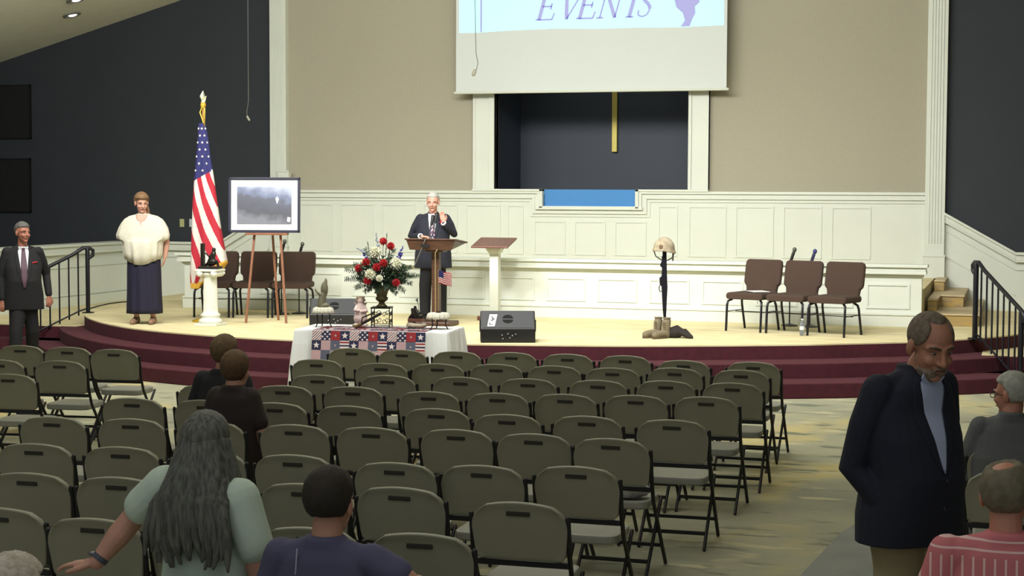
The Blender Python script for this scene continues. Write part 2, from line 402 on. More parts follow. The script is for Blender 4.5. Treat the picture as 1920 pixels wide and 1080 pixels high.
# ------------------------------------------------------------------ things on the walls
gs = mat('black_panel', (16, 16, 16), .9)
for (y0, y1), lab in (((160, 260), 'flat black panel high on the dark left wall, upper of two'), ((297, 398), 'flat black panel on the dark left wall, lower of two')):
    a = gy(-30, y0, YU - .05); b = gy(57, y1, YU - .05)
    t = thing('wall_panel', lab, 'panel', ((a.x + b.x) / 2, YU, (a.z + b.z) / 2), 0, 'black panels on the left wall')
    w, h = (b.x - a.x) / 2, (a.z - b.z) / 2
    MB().box(-w + .02, w - .02, -.045, 0, -h + .02, h - .02).build('grille', gs, t)
    f = MB()
    for q in ((-w, w, h - .02, h), (-w, w, -h, -h + .02), (-w, -w + .02, -h, h), (w - .02, w, -h, h)): f.box(q[0], q[1], -.055, 0, q[2], q[3])
    f.build('frame', black, t)
for (u, v), col, lab in (((341, 418), (178, 180, 128), 'cream switch plate on the dark wall left of the flag'), ((359, 418), (196, 200, 206), 'white switch plate on the dark wall beside the flag')):
    p = gy(u, v, YU - .01); t = thing('switch_plate', lab, 'switch', (p.x, YU, p.z))
    MB().box(-.042, .042, -.012, 0, -.068, .068).build('plate', mat('plate_%d' % u, col, .5), t, bevel=.003); MB().box(-.012, .012, -.022, -.012, -.025, .025).build('toggle', mat('plate_%d' % u, col), t)
p = gy(535, 328, YU - .17); t = thing('wall_box', 'small white box fixed to the left pilaster above the framed picture', 'box', (p.x, YU - .16, p.z))
MB().box(-.1, .1, -.1, 0, -.085, .05).build('case', white_paint, t, bevel=.006); MB().box(-.11, .11, -.11, 0, .05, .07).build('lid', white_paint, t, bevel=.004)
# projection screen
YS = 25.25
sx0, sx1 = gy(855, 177, YS).x, gy(1362, 167, YS).x; sz = (gy(855, 177, YS).z + gy(1362, 167, YS).z) / 2
t = thing('projection_screen', 'large white projection screen hanging over the baptistry opening', 'screen', ((sx0 + sx1) / 2, YS, sz))
w = (sx1 - sx0) / 2
screen_white = mat('screen_white', (206, 212, 210), .6)
MB().box(-w, w, 0, .012, .0, 2.72).build('fabric', screen_white, t)
MB().tube([(-w - .02, .005, .012), (w + .02, .005, .012)], .022, 10).build('bottom_bar', white_paint, t, smooth=True)
MB().box(-w - .05, w + .05, -.06, .1, 2.72, 2.85).build('case', white_paint, t, bevel=.01)
def sp(px, py): q = gy(px, py, YS - .006); return (q.x - t.location.x, q.z - sz)
img = [sp(861, 62), sp(900, 61), sp(960, 57), sp(1040, 53.5), sp(1120, 54), sp(1200, 51.5), sp(1275, 51), sp(1357, 47)]
top = 2.6
proj = mat('projected_sky', (176, 240, 252), .8, emit=.55); lav = mat('projected_lavender', (150, 150, 200), .8, emit=.45)
MB().slab(img + [(img[-1][0], top), (img[0][0], top)], (0, -.001, 0), (1, 0, 0), (0, 0, 1), (0, -1, 0), .002).build('projected_image', proj, t)
lt = MB()
def stroke(pts, wd): 
    for (a, b), (c, d) in zip(pts, pts[1:]):
        dx, dz = c - a, d - b; L = math.hypot(dx, dz) or 1; nx, nz = -dz / L * wd / 2, dx / L * wd / 2
        lt.slab([(a + nx, b + nz), (a - nx, b - nz), (c - nx, d - nz), (c + nx, d + nz)], (0, -.0035, 0), (1, 0, 0), (0, 0, 1), (0, -1, 0), .0012)
H_ = .42; base0 = sp(1004, 38); base1 = sp(1212, 31)
def letter(k, w_, segs):
    ox = base0[0] + k; oz = base0[1] + (base1[1] - base0[1]) * k / (base1[0] - base0[0])
    for th, pts in segs: stroke([(ox + x * w_ + z * H_ * .28, oz + z * H_) for x, z in pts], .06 if th else .028)
E_ = [(1, [(.2, 0), (.2, 1)]), (0, [(0, .01), (.95, .01)]), (0, [(0, .99), (.95, .99)]), (0, [(.2, .5), (.75, .5)]), (0, [(.95, 0), (1.0, .25)]), (0, [(.95, 1), (.9, .78)]), (0, [(.72, .38), (.72, .62)])]
LET = [(0, .28, E_), (.36, .32, [(1, [(.12, 1), (.45, 0)]), (0, [(.45, 0), (.92, 1)]), (0, [(-.05, .99), (.32, .99)]), (0, [(.75, .99), (1.1, .99)])]),
       (.66, .28, E_), (1.0, .33, [(0, [(.12, 0), (.12, 1)]), (1, [(.12, 1), (.85, 0)]), (0, [(.85, 0), (.85, 1)]), (0, [(-.05, .01), (.3, .01)]), (0, [(.68, .99), (1.05, .99)]), (0, [(-.05, .99), (.15, .99)])]),
       (1.36, .3, [(1, [(.5, 0), (.5, 1)]), (0, [(0, .99), (1, .99)]), (0, [(.3, .01), (.72, .01)]), (0, [(0, 1), (-.02, .78)]), (0, [(1, 1), (1.02, .78)])]),
       (1.62, .22, [(0, [(.9, .78), (.85, .93), (.5, 1), (.2, .9), (.12, .75)]), (1, [(.12, .75), (.3, .58), (.7, .45), (.85, .28)]), (0, [(.85, .28), (.75, .08), (.45, 0), (.12, .06), (.05, .25)])])]
for k, w_, segs in LET: letter(k, w_, segs); lt.build('projected_letter', lav, t); lt = MB()
a = sp(902, 60); stroke([(a[0], a[1]), (a[0], top)], .03); lt.build('projected_line', lav, t); lt = MB()
fig = [sp(*q) for q in ((1265, 2), (1268, 14), (1280, 24), (1284, 38), (1276, 50), (1293, 49), (1298, 36), (1304, 24), (1303, 12), (1312, 4), (1308, -20), (1262, -20))]
lt.slab(fig, (0, -.0035, 0), (1, 0, 0), (0, 0, 1), (0, -1, 0), .0012)
lt.build('projected_figure', lav, t)
# gold cross in the recess
p = gy(1151, 285, 27.2); cr = MB(); w = .045
cr.slab([(-w, 0), (w, 0), (w, 1.55), (.55, 1.55), (.55, 1.64), (w, 1.64), (w, 2.2), (-w, 2.2), (-w, 1.64), (-.55, 1.64), (-.55, 1.55), (-w, 1.55)], (0, 0, 0), (1, 0, 0), (0, 0, 1), (0, 1, 0), .06)
o = cr.build('cross', mat('cross_gold', (200, 186, 96), .4, .25), bevel=.008); o.location = (p.x, 27.22, p.z); tag(o, 'tall thin gold cross on the dark wall behind the projection screen', 'cross')
# hanging choir microphones
for (u, v, Y, k, lab) in ((466, 226, 23.6, -1, 'hanging microphone on a thin wire before the dark left wall'), (889, 137, 24.2, 1, 'small hanging microphone on a wire before the projection screen')):
    p = gy(u, v, Y); zt = ceil_z(p.x); dz = zt - p.z
    t = thing('hanging_microphone', lab, 'microphone', (p.x, Y, zt), 0, 'hanging microphones')
    wr = [(.02 * 0, 0, 0), (0, 0, -dz * .5), (.0 if k < 0 else .03, 0, -dz + .3)] + ([(-.03, 0, -dz + .13), (-.02, 0, -dz + .06)] if k < 0 else [(.06, 0, -dz + .16), (.04, 0, -dz + .06), (.01, 0, -dz + .03)])
    MB().tube(wr, .006, 6).build('wire', mat('wire_grey', (108, 110, 104), .6), t, smooth=True)
    e = Vector(wr[-1]); MB().tube([e, e + Vector((.03 if k < 0 else -.02, 0, -.05))], .018 if k < 0 else .03, 8).build('capsule', mat('mic_beige', (170, 168, 150) if k < 0 else (96, 92, 76), .5), t, smooth=True)
    MB().lathe([(.04, 0), (.04, -.02), (.01, -.03)], n=12).build('canopy', white_paint, t)
# ceiling downlight
def on_ceiling(px, py):
    d = _f + (px - 960) / FOC * _r2 - (py - 540) / FOC * _u2
    k = (4.5 + .276 * 17.35 - EYE) / (d.z - .276 * d.x); return Vector((d.x * k, d.y * k, EYE + d.z * k))
lampglow = mat('lamp_lens', (250, 252, 255), .3, emit=1.5)
for u, v in ((134, 27), (141, -1)):
    p = on_ceiling(u, v); t = thing('ceiling_light', 'small round downlight in the sloping ceiling' if v > 0 else 'ceiling fitting cut by the top edge of the picture', 'ceiling light', p)
    t.rotation_euler = (0, -math.atan(.276), 0)
    MB().lathe([(.15, .0), (.15, -.02), (.1, -.028), (.1, 0)], n=20).build('trim_ring', mat('ring_grey', (120, 120, 112), .4), t)
    MB().ball((.02, 0, -.015), (.075, .075, .025), 14, 8).build('lens', lampglow, t, smooth=True)

# ------------------------------------------------------------------ folding chairs
plast = mat('chair_plastic', (142, 140, 120), .55, noise_amt=.05, scale=5); plast_seat = mat('seat_plastic', (150, 150, 140), .55)
steel = mat('chair_steel', (36, 36, 38), .45, .3); slot_shade = mat('slot_shade_dark', (46, 44, 36), .8)
def back_point(u, t):
    """u across -1..1, t up 0..1 -> half outline and lean"""
    z = .555 + .285 * t
    hw = .218 + .017 * min(1, t * 1.6)
    if t > .62: k = (t - .62) / .38; hw = .235 - .075 * (1 - math.sqrt(max(0, 1 - k * k)))
    if t < .12: hw -= .02 * (1 - t / .12) ** 2
    x = u * hw
    z -= .038 * t * (x / .235) ** 2
    y = -.205 - .045 * t - .022 * (1 - (x / .235) ** 2)
    return x, y, z
def make_folding_chair():
    t = thing('folding_chair', '', 'chair')
    m = MB(); nu, nt = 16, 12; F, B = [], []
    for i in range(nt + 1):
        for j in range(nu + 1):
            u, q = -1 + 2 * j / nu, i / nt; x, y, z = back_point(u, q)
            rim = max(0, 1 - (1 - abs(u)) * 9, 1 - (1 - q) * 9)
            F.append((x, y + .012 + .008 * rim, z)); B.append((x, y - .012 - .012 * rim, z))
    n1 = nu + 1; K = n1 * (nt + 1); fs = []
    for i in range(nt):
        for j in range(nu):
            a = i * n1 + j; fs += [(a, a + 1, a + n1 + 1, a + n1), (K + a, K + a + n1, K + a + n1 + 1, K + a + 1)]
    for i in range(nt):
        for j in (0, nu): a = i * n1 + j; fs.append((a, a + n1, K + a + n1, K + a))
    for j in range(nu):
        for i in (0, nt): a = i * n1 + j; fs.append((a, a + 1, K + a + 1, K + a))
    m.add(F + B, fs); o = m.build('backrest', plast, t, smooth=True, bevel=.008)
    MB().box(-.058, .058, -.281, -.262, .774, .796).build('handle_slot_shade', slot_shade, t, bevel=.004)  # dark raised box stands for the shade inside the hand hole
    m = MB(); out = []
    for a in range(28):
        c, s_ = math.cos(2 * PI * a / 28), math.sin(2 * PI * a / 28)
        out.append((.2 * math.copysign(abs(c) ** .35, c), .02 + .195 * math.copysign(abs(s_) ** .35, s_)))
    m.loft([[(x * k, .02 + (y - .02) * k, z) for x, y in out] for k, z in ((.96, .405), (1, .415), (1, .44), (.985, .45), (.93, .453), (.5, .446))])
    m.build('seat', plast_seat, t, smooth=False)
    for s in (-1, 1):
        MB().tube([(s * .236, -.252, .77), (s * .236, -.215, .58), (s * .234, -.16, .46), (s * .226, .225, .012)], .0125, 8).build('front_leg', steel, t, smooth=True)
        MB().tube([(s * .207, .17, .42), (s * .212, -.255, .012)], .0115, 8).build('rear_leg', steel, t, smooth=True)
    MB().box(-.232, .232, -.225, -.203, .525, .552).build('back_bar', steel, t)
    MB().box(-.228, .228, .11, .128, .13, .15).build('front_stretcher', steel, t); MB().box(-.21, .21, -.17, -.155, .085, .108).build('rear_stretcher', steel, t)
    return t
def clone(root, loc, rz, label, group=None):
    r = root.copy(); C.objects.link(r); r.location = loc; r.rotation_euler = (0, 0, rz); r['label'] = label
    if group: r['group'] = group
    for ch in list(root.children):
        c = ch.copy(); C.objects.link(c); c.parent = r
        for g in list(ch.children):
            d = g.copy(); C.objects.link(d); d.parent = c
    return r
chair0 = make_folding_chair(); used = [False]
ORD = ['', 'first', 'second', 'third', 'fourth', 'fifth', 'sixth', 'seventh', 'eighth', 'ninth', 'tenth', 'eleventh', 'twelfth']
def chair(x, y, rz, label, group='folding chairs in rows'):
    """x, y: where the top of the backrest stands"""
    k = Vector((x, y, 0)) + Matrix.Rotation(rz, 3, 'Z') @ Vector((0, .25, 0))
    if not used[0]:
        used[0] = True; chair0.location = k; chair0.rotation_euler = (0, 0, rz); chair0['label'] = label; chair0['group'] = group; return chair0
    return clone(chair0, k, rz, label, group)
T = lambda px, py: tuple(gp(px, py, .84)[:2])
ROWS = {
 1: [T(1413, 678), T(1282, 675), T(1173, 666), T(1065, 663), T(960, 660), T(857, 658), T(755, 655), T(661, 652)],
 2: [T(1390, 693), T(1266, 689), T(1149, 689), T(1040, 685), T(931, 682), T(822, 681), T(716, 680), T(595, 673)],
 3: [T(1374, 717), T(1249, 713), T(1122, 712), T(991, 709), T(865, 706), T(728, 703), T(597, 702)],
 4: [T(1325, 743), T(1193, 740), T(1061, 738), T(934, 736), T(805, 733), T(663, 724), T(532, 722), (-5.75, 11.05)],
 5: [T(1261, 786), T(1102, 779), T(952, 776), T(820, 765), T(655, 760), (-4.83, 10.28), (-5.35, 10.26), (-5.88, 10.2)],
 6: [T(1147, 821), T(1002, 812), T(857, 804), T(698, 800), T(553, 795), (-4.83, 9.32), (-5.36, 9.28), (-5.88, 9.2)],
 7: [T(1082, 873), T(905, 871), T(742, 866), (-3.79, 8.3), (-4.31, 8.28), (-4.83, 8.25), (-5.36, 8.2)],
 8: [T(974, 940), T(752, 912), T(570, 905), T(398, 898), T(222, 893), T(55, 885)],
 9: [T(790, 998), T(582, 987), (-3.43, 6.5), T(178, 970), T(0, 950)],
}
rj = random.Random(3)
RZ = {(1, 1): -.03, (8, 1): .02, (9, 1): .06, (9, 4): .04, (9, 5): .05}
for r_, L_ in ROWS.items():
    for i, (x, y) in enumerate(L_):
        lab = 'tan folding chair %s from the right aisle in the %s row from stage' % (ORD[i + 1], ORD[r_])
        chair(x, y, RZ.get((r_, i + 1), rj.uniform(-.02, .02) + .012 * i), lab)
LEFT = {1: [T(215, 654), T(128, 650), T(40, 647)], 2: [(-7.72, 12.2), (-8.25, 12.1)], 3: [(-7.55, 11.2)]}
for r_, L_ in LEFT.items():
    for i, (x, y) in enumerate(L_):
        chair(x, y, .12, 'tan folding chair in the left block, %s from its right in its %s row' % (ORD[i + 1], ORD[r_]), 'folding chairs in the far left block')
chair(*T(1893, 838), .02, 'tan folding chair under the grey-haired man in the grey jacket', 'folding chairs right of the aisle')
chair(*T(1897, 884), .0, 'tan folding chair just in front of the man in the pink striped shirt', 'folding chairs right of the aisle')
# crumpled package left on a seat
p = Vector(ROWS[6][0] + (0,)); t = thing('snack_packet', 'crumpled pale plastic packet lying on a folding chair seat by the aisle', 'packet', (p.x + .06, p.y + .2, .452), .3)
rr = random.Random(5)
MB().ball((0, 0, .05), (.13, .09, .05), 24, 14, fn=lambda d: 1 + .18 * noise.noise(d * 3.1) + .12 * noise.noise(d * 7)).build('wrapper', mat('packet_film', (236, 240, 242), .6, rgb2=(176, 172, 182), scale=18), t, smooth=True)
MB().box(-.13, -.1, -.07, .07, .03, .036).build('seal', mat('packet_seal', (220, 225, 225), .3), t)

# ------------------------------------------------------------------ stage chairs
brown = mat('brown_fabric', (70, 53, 44), .95, noise_amt=.12, scale=120)
def rounded(w0, w1, h, r, n=5):
    """outline: bottom half width w0, top half width w1, height h"""
    out = []
    for cx, cz, a0 in ((w0 - r, r, -90), (w1 - r, h - r, 0)):
        for k in range(n + 1): a = R(a0 + 90 * k / n); out.append((cx + r * math.cos(a), cz + r * math.sin(a)))
    return out + [(-x, z) for x, z in out[::-1]]
def make_stage_chair():
    t = thing('stage_chair', '', 'chair')
    m = MB(); sec = []
    for k, y in ((.94, -.27), (1, -.25), (1, .19), (.96, .21)):
        sec.append([(x * k, y, .405 + (z) * (1 if y > -.26 else .8)) for x, z in rounded(.258, .258, .085, .035)])
    m.loft(sec); m.build('seat', brown, t, smooth=False, bevel=.01)
    # upper back cushion with shaped sides, leaning back
    m = MB(); prof = [(-.03, .215), (.06, .215), (.10, .222), (.13, .25), (.16, .259), (.38, .259), (.41, .256), (.435, .243), (.448, .215)]
    out = [(w, z) for z, w in prof]; out = out + [(-x, z) for x, z in out[::-1]]
    U, V, N = Vector((1, 0, 0)), Vector((0, .2, 1)).normalized(), Vector((0, 1, -.2)).normalized()
    o0 = Vector((0, .185, .46)); rings = []
    for k, d in ((.93, 0), (1, .015), (1, .05), (.95, .065)): rings.append([o0 + U * a * k + V * (.25 + (b - .25) * k) + N * d for a, b in out])
    m.loft(rings); m.build('backrest', brown, t, smooth=False, bevel=.008)
    for s in (-1, 1):
        MB().tube([(s * .2, -.2, .4), (s * .235, -.235, .38), (s * .242, -.25, .33), (s * .242, -.27, .01)], .0155, 8).build('front_leg', blackmetal, t, smooth=True)
        MB().tube([(s * .2, .1, .4), (s * .235, .13, .37), (s * .242, .15, .32), (s * .242, .235, .01)], .0155, 8).build('rear_leg', blackmetal, t, smooth=True)
    MB().tube([(-.24, -.02, .24), (.24, -.02, .24)], .006, 6).tube([(-.24, -.255, .25), (-.24, .17, .25)], .006, 6).tube([(.24, -.255, .25), (.24, .17, .25)], .006, 6).build('stretcher', blackmetal, t)
    return t
sch = make_stage_chair()
def stage_row(fl, fr_, label_fn, group, first):
    a, b = gp(*fl, ZS), gp(*fr_, ZS); d = (b - a); rz = math.atan2(d.y, d.x); d.normalize(); nrm = Vector((-d.y, d.x, 0))
    out = []
    for i in range(3):
        c = a + (b - a) * ((i + .5) / 3) + nrm * .27; c.z = ZS; lab = label_fn(i)
        if first and i == 0: sch.location = c; sch.rotation_euler = (0, 0, rz); sch['label'] = lab; sch['group'] = group; out.append(sch)
        else: out.append(clone(sch, c, rz, lab, group))
    return out
sl = stage_row((360, 595), (580, 597), lambda i: 'brown stage chair on the left, ' + ('behind the white column pedestal', 'middle one behind the wooden easel', 'at the right end beside the easel')[i], 'brown chairs on the left of the stage', True)
sr = stage_row((1356, 620), (1588, 634), lambda i: 'brown stage chair on the right, ' + ('with a paper on its seat', 'middle of the three', 'nearest the plywood steps')[i], 'brown chairs on the right of the stage', False)
p = sr[0].location; o = MB().box(-.11, .11, -.14, .14, 0, .004).build('paper_sheet', mat('paper', (232, 232, 226), .8)); o.location = p + Vector((.06, .0, .4975)); o.rotation_euler = (0, 0, .5)
tag(o, 'white sheet of paper lying on a brown stage chair', 'paper')

# ------------------------------------------------------------------ microphone stands
def mic_stand(px, py_base, py_top, label, blue=False, lean=.05):
    b = gp(px, py_base, ZS); dist = (b - Vector((0, 0, EYE))).dot(_f); h = gd(px, py_top, dist).z - ZS
    t = thing('microphone_stand', label, 'microphone stand', b, 0)
    MB().lathe([(.0, 0), (.11, 0), (.11, .012), (.03, .03), (0, .03)], n=24).build('base', black, t)
    MB().tube([(0, 0, .02), (0, 0, h - .18)], .009, 8).build('pole', black, t, smooth=True)
    MB().tube([(0, 0, h - .18), (lean * .5, 0, h - .11), (lean * .8, 0, h - .07)], [.012, .016, .018], 8).build('clip', mat('mic_clip', (52, 52, 50), .5), t, smooth=True)
    MB().tube([(lean * .4, 0, h - .17), (lean * .9, 0, h - .07)], [.013, .019], 10).build('microphone_body', mat('mic_blue', (36, 38, 84), .4) if blue else black, t, smooth=True)
    MB().ball((lean * 1.1, 0, h - .035), (.028, .028, .034), 12, 8).build('microphone_head', mat('mic_blue2', (50, 54, 110), .4) if blue else mat('mic_mesh', (92, 92, 86), .4, .5), t, smooth=True)
mic_stand(1480, 611, 463, 'straight microphone stand behind the right brown chairs, the left one with grey mic head')
mic_stand(1518, 613, 466, 'straight microphone stand behind the right brown chairs, the one with dark blue microphone', True)
mic_stand(528, 589, 448, 'microphone stand behind the left brown chairs, nearer the easel')
mic_stand(561, 588, 453, 'microphone stand behind the rightmost chair of the left brown group')
# water bottle
p = gp(1504, 629, ZS); t = thing('water_bottle', 'small clear water bottle standing under the right brown stage chairs', 'bottle', p)
MB().lathe([(.0, 0), (.03, .0), (.033, .02), (.031, .08), (.033, .12), (.03, .15), (.012, .175), (.012, .19), (0, .19)], n=16).build('body', mat('clear_bottle', (215, 225, 228), .1, trans=.75), t, smooth=True)
MB().lathe([(0, .19), (.015, .19), (.015, .206), (0, .206)], n=12).build('cap', mat('cap_white', (228, 228, 224), .4), t)
MB().lathe([(.0335, .07), (.034, .07), (.034, .115), (.0335, .115)], n=16).build('label_band', mat('band_white', (205, 210, 214), .5), t)

# ------------------------------------------------------------------ hand rails
def railing(top, bot, name_label):
    a = Vector((top[0], top[1], ZS)); b = Vector((bot[0], bot[1], 0))
    t = thing('hand_rail', name_label, 'railing', a); d = b - a
    MB().tube([(0, 0, 0), (0, 0, .9)], .032, 8).build('post', blackmetal, t, smooth=True)
    MB().tube([d, d + Vector((0, 0, .9))], .032, 8).build('post', blackmetal, t, smooth=True)
    MB().lathe([(0, 0), (.085, 0), (.085, .012), (0, .014)], n=16).build('foot_plate', blackmetal, t)
    k = Vector((d.x, d.y, 0)).normalized()
    curl = [-k * .02 + Vector((0, 0, .78)), -k * .075 + Vector((0, 0, .82)), -k * .08 + Vector((0, 0, .89)), -k * .03 + Vector((0, 0, .925)), k * .06 + Vector((0, 0, .925)), d * .2 + Vector((0, 0, .93))]
    end = [d + Vector((0, 0, .925)), d + k * .06 + Vector((0, 0, .87)), d + k * .05 + Vector((0, 0, .8))]
    MB().tube(curl + end, .026, 8).build('handrail', blackmetal, t, smooth=True)
    lo = [d * .12 + Vector((0, 0, .09)), d + Vector((0, 0, .1))]
    MB().tube([(0, 0, .07), lo[0], lo[1]], .012, 8).build('bottom_rail', blackmetal, t)
    for i in range(7):
        f = (i + 1) / 8; z0 = d * f; top_z = .925 - (.03 if f < .22 else .03 * 0)
        hz = .925 + d.z * f if f > .19 else .905
        MB().tube([(z0.x, z0.y, lo[0].z + (lo[1].z - lo[0].z) * f), (z0.x, z0.y, hz)], .012, 6).build('baluster', blackmetal, t)
railing((-12.63, 20.68), (-13.42, 19.98), 'black metal hand rail down the steps at the left end of the stage')
railing((-.47, 20.64), (.06, 19.75), 'black metal hand rail down the steps at the right end of the stage')

# ------------------------------------------------------------------ things on the stage
wood = mat('lectern_wood', (80, 52, 38), .4, rgb2=(62, 40, 28), scale=6, stretch=(1, 1, 6)); wood_red = mat('stand_wood', (112, 72, 60), .35, rgb2=(96, 60, 48), scale=5, stretch=(6, 1, 1))
# lectern
lp = gp(818, 610, ZS); t = thing('lectern', 'dark wooden lectern with slanted top in front of the man speaking', 'lectern', lp, R(0))
zt = 1.13
m = MB(); hw, dp = .335, .23
m.loft([[(-hw + .04, -dp + .02, zt - .14), (hw - .06, -dp + .02, zt - .14), (hw - .05, dp - .02, zt - .06), (-hw + .04, dp - .02, zt - .06)],
        [(-hw, -dp, zt - .01), (hw, -dp, zt - .01), (hw + .0, dp, zt - .06), (-hw, dp, zt - .06)]]); m.build('desk_box', wood, t, bevel=.008)
MB().loft([[(-hw - .015, -dp - .015, zt - .009), (hw + .015, -dp - .015, zt - .009), (hw + .015, dp + .015, zt - .059), (-hw - .015, dp + .015, zt - .059)], [(-hw - .015, -dp - .015, zt + .012), (hw + .015, -dp - .015, zt + .012), (hw + .015, dp + .015, zt - .038), (-hw - .015, dp + .015, zt - .038)]]).build('desk_top', wood, t, bevel=.004)
MB().box(-.05, .05, -.05, .05, .06, zt - .11).build('post', wood, t, bevel=.008)
MB().box(-.12, .12, -.1, .1, zt - .17, zt - .13).build('bracket', wood, t, bevel=.01)
MB().box(-.25, .25, -.2, .2, 0, .06).build('base', wood, t, bevel=.015)
m = MB().tube([(-.02, -.2, zt + .01), (-.03, -.17, zt + .12), (-.02, -.12, zt + .22)], .007, 8).tube([(.0, -.2, zt + .01), (.03, -.17, zt + .14), (.03, -.12, zt + .25)], .007, 8)
m.build('gooseneck', black, t, smooth=True)
for dx, z in ((-.02, zt + .21), (.03, zt + .24)):
    MB().tube([(dx, -.13, z - .02), (dx + .01, -.1, z + .08)], [.018, .026], 10).build('microphone', mat('lectern_mic', (26, 26, 28), .6), t, smooth=True)
MB().box(-.115, .0, -dp - .045, -dp - .033, zt - .1, zt - .06).build('clip_box', black, t)
m = MB().tube([(-.06, -.25, zt + .0), (-.11, -.26, zt - .12), (-.2, -.27, zt - .33)], .008, 6); m.build('boom_arm', mat('steel_grey', (120, 118, 112), .35, .6), t, smooth=True)
MB().tube([(.1, -.25, zt - .13), (.075, -.25, zt - .17), (.075, -.24, .08)], .008, 6).build('cable_tube', mat('brass_tube', (150, 134, 100), .4, .4), t, smooth=True)
# white music stand with a slanted brown top
p = gp(928, 600, ZS); t = thing('white_stand', 'slender white pedestal stand with slanted reddish wooden top right of the speaker', 'stand', p)
MB().box(-.062, .062, -.062, .062, .05, .93).build('post', white_paint, t, bevel=.006)
MB().loft([[(-.062, -.062, .9), (.062, -.062, .9), (.062, .062, .9), (-.062, .062, .9)], [(-.075, -.075, .92), (.075, -.075, .92), (.075, .075, .92), (-.075, .075, .92)], [(-.09, -.09, .95), (.09, -.09, .95), (.09, .09, .95), (-.09, .09, .95)], [(-.13, -.1, 1.01), (.13, -.1, 1.01), (.13, .14, 1.06), (-.13, .14, 1.06)]]).build('capital', white_paint, t)
MB().loft([[(-.27, -.24, .985), (.25, -.24, .985), (.25, .2, 1.095), (-.27, .2, 1.095)], [(-.27, -.24, 1.01), (.25, -.24, 1.01), (.25, .2, 1.12), (-.27, .2, 1.12)]]).build('top_board', wood_red, t, bevel=.006)
MB().box(-.21, .21, -.15, .15, 0, .06).build('base', wood_red, t, bevel=.01)
# stage monitors
grille = mat('monitor_grille', (48, 50, 54), .6, noise_amt=.25, scale=160)
def monitor(px_l, px_r, py, label):
    a, b = gp(px_l, py, ZS), gp(px_r, py, ZS); c = (a + b) / 2; w = (b - a).length / 2; d = b - a
    t = thing('stage_monitor', label, 'speaker', (c.x, c.y, ZS), math.atan2(d.y, d.x), 'stage monitor wedges')
    prof = [(0, .0), (0, .165), (.17, .365), (.36, .3), (.36, 0)]
    m = MB().loft([[(-w, y, z) for y, z in prof], [(w, y, z) for y, z in prof]]); m.build('cabinet', black, t, bevel=.012)
    n = Vector((0, -.2, .17)).normalized(); V = Vector((0, .17, .2)).normalized(); L = math.hypot(.17, .2); o = Vector((0, 0, .165))
    MB().slab([(-w + .02, .01), (w - .02, .01), (w - .02, L - .01), (-w + .02, L - .01)], o, (1, 0, 0), V, n, .006).build('grille', grille, t)
    # round port with a bar across
    m = MB()
    for s in (-1, 1):
        arc = [(math.cos(R(a)) * .062 - .0, .135 + s * (.01 + math.sin(R(a)) * .05)) for a in range(0, 181, 15)]
        m.slab(arc if s > 0 else arc[::-1], o + n * .006, (1, 0, 0), V, n, .003)
    m.build('port', mat('port_black', (4, 4, 5), .9), t)
    bx = -w * .52
    m = MB(); m.slab([(bx - .075, .03), (bx + .01, .03), (bx + .045, .2), (bx - .045, .2)], o + n * .006, (1, 0, 0), V, n, .003, 0)
    # rotated L and A cut in dark on the white badge
    q = o + n * .0091
    def st(p0, p1, wd=.011):
        dx, dz = p1[0] - p0[0], p1[1] - p0[1]; Ln = math.hypot(dx, dz); nx, nz = -dz / Ln * wd / 2, dx / Ln * wd / 2
        m.slab([(p0[0] + nx, p0[1] + nz), (p0[0] - nx, p0[1] - nz), (p1[0] - nx, p1[1] - nz), (p1[0] + nx, p1[1] + nz)], q, (1, 0, 0), V, n, .0015, 1)
    st((bx - .05, .055), (bx - .01, .055)); st((bx - .05, .05), (bx - .045, .085))
    st((bx - .035, .105), (bx + .01, .13)); st((bx + .01, .13), (bx - .03, .175)); st((bx - .018, .115), (bx - .012, .158))
    m.build('badge', [mat('badge_white', (226, 228, 236), .4), black], t)
    m = MB(); rg = random.Random(2)
    for x, z in ((-.07, .09), (.0, .105), (.05, .085), (-.06, .05), (.02, .06), (.09, .1)): m.tube([(x, 0, z), (x, -.012, z)], .011, 10)
    m.build('connector', mat('connector_grey', (120, 122, 130), .4, .5), t)
    for s in (-1, 1): MB().box(s * w - .01, s * w + .012, .1, .16, .12, .26).build('handle', black, t, bevel=.004)
monitor(901, 1004, 643, 'black wedge monitor speaker on the stage edge right of the table')
monitor(580, 672, 614, 'black wedge monitor speaker behind the left end of the table')
# column pedestal
p = gp(395, 610, ZS); cw = mat('plaster_white', (216, 218, 206), .5); t = thing('column_pedestal', 'short white ionic column pedestal in front of the flag', 'pedestal', p)
MB().box(-.155, .155, -.155, .155, 0, .035).build('plinth', cw, t, bevel=.006)
MB().lathe([(0, .035), (.15, .035), (.155, .055), (.145, .08), (.12, .095), (.115, .115), (.13, .13), (.125, .15), (.1, .165), (.098, .18), (0, .18)], n=28).build('base', cw, t, smooth=True)
rg = []
for z, r in ((.17, .098), (.2, .094), (.62, .086), (.635, .092), (.65, .092)):
    rg.append([((r - (.007 if j % 2 and .19 < z < .63 else 0)) * math.cos(2 * PI * j / 40), (r - (.007 if j % 2 and .19 < z < .63 else 0)) * math.sin(2 * PI * j / 40), z) for j in range(40)])
MB().loft(rg).build('shaft', cw, t)
m = MB()
for sx in (-1, 1):
    sp_ = [(sx * .1 + math.cos(a * .55) * .045 * (1 - a / 22) * 1, .675 + math.sin(a * .55) * .042 * (1 - a / 22)) for a in range(18)]
    for sy in (-1, 1):
        m.tube([(x, sy * .112, z) for x, z in sp_], .011, 6)
    m.tube([(sx * .1, -.11, .675), (sx * .1, .11, .675)], .042, 14)
m.lathe([(0, .64), (.095, .64), (.11, .66), (.12, .7), (0, .7)], n=24)
m.build('capital', cw, t, smooth=True)
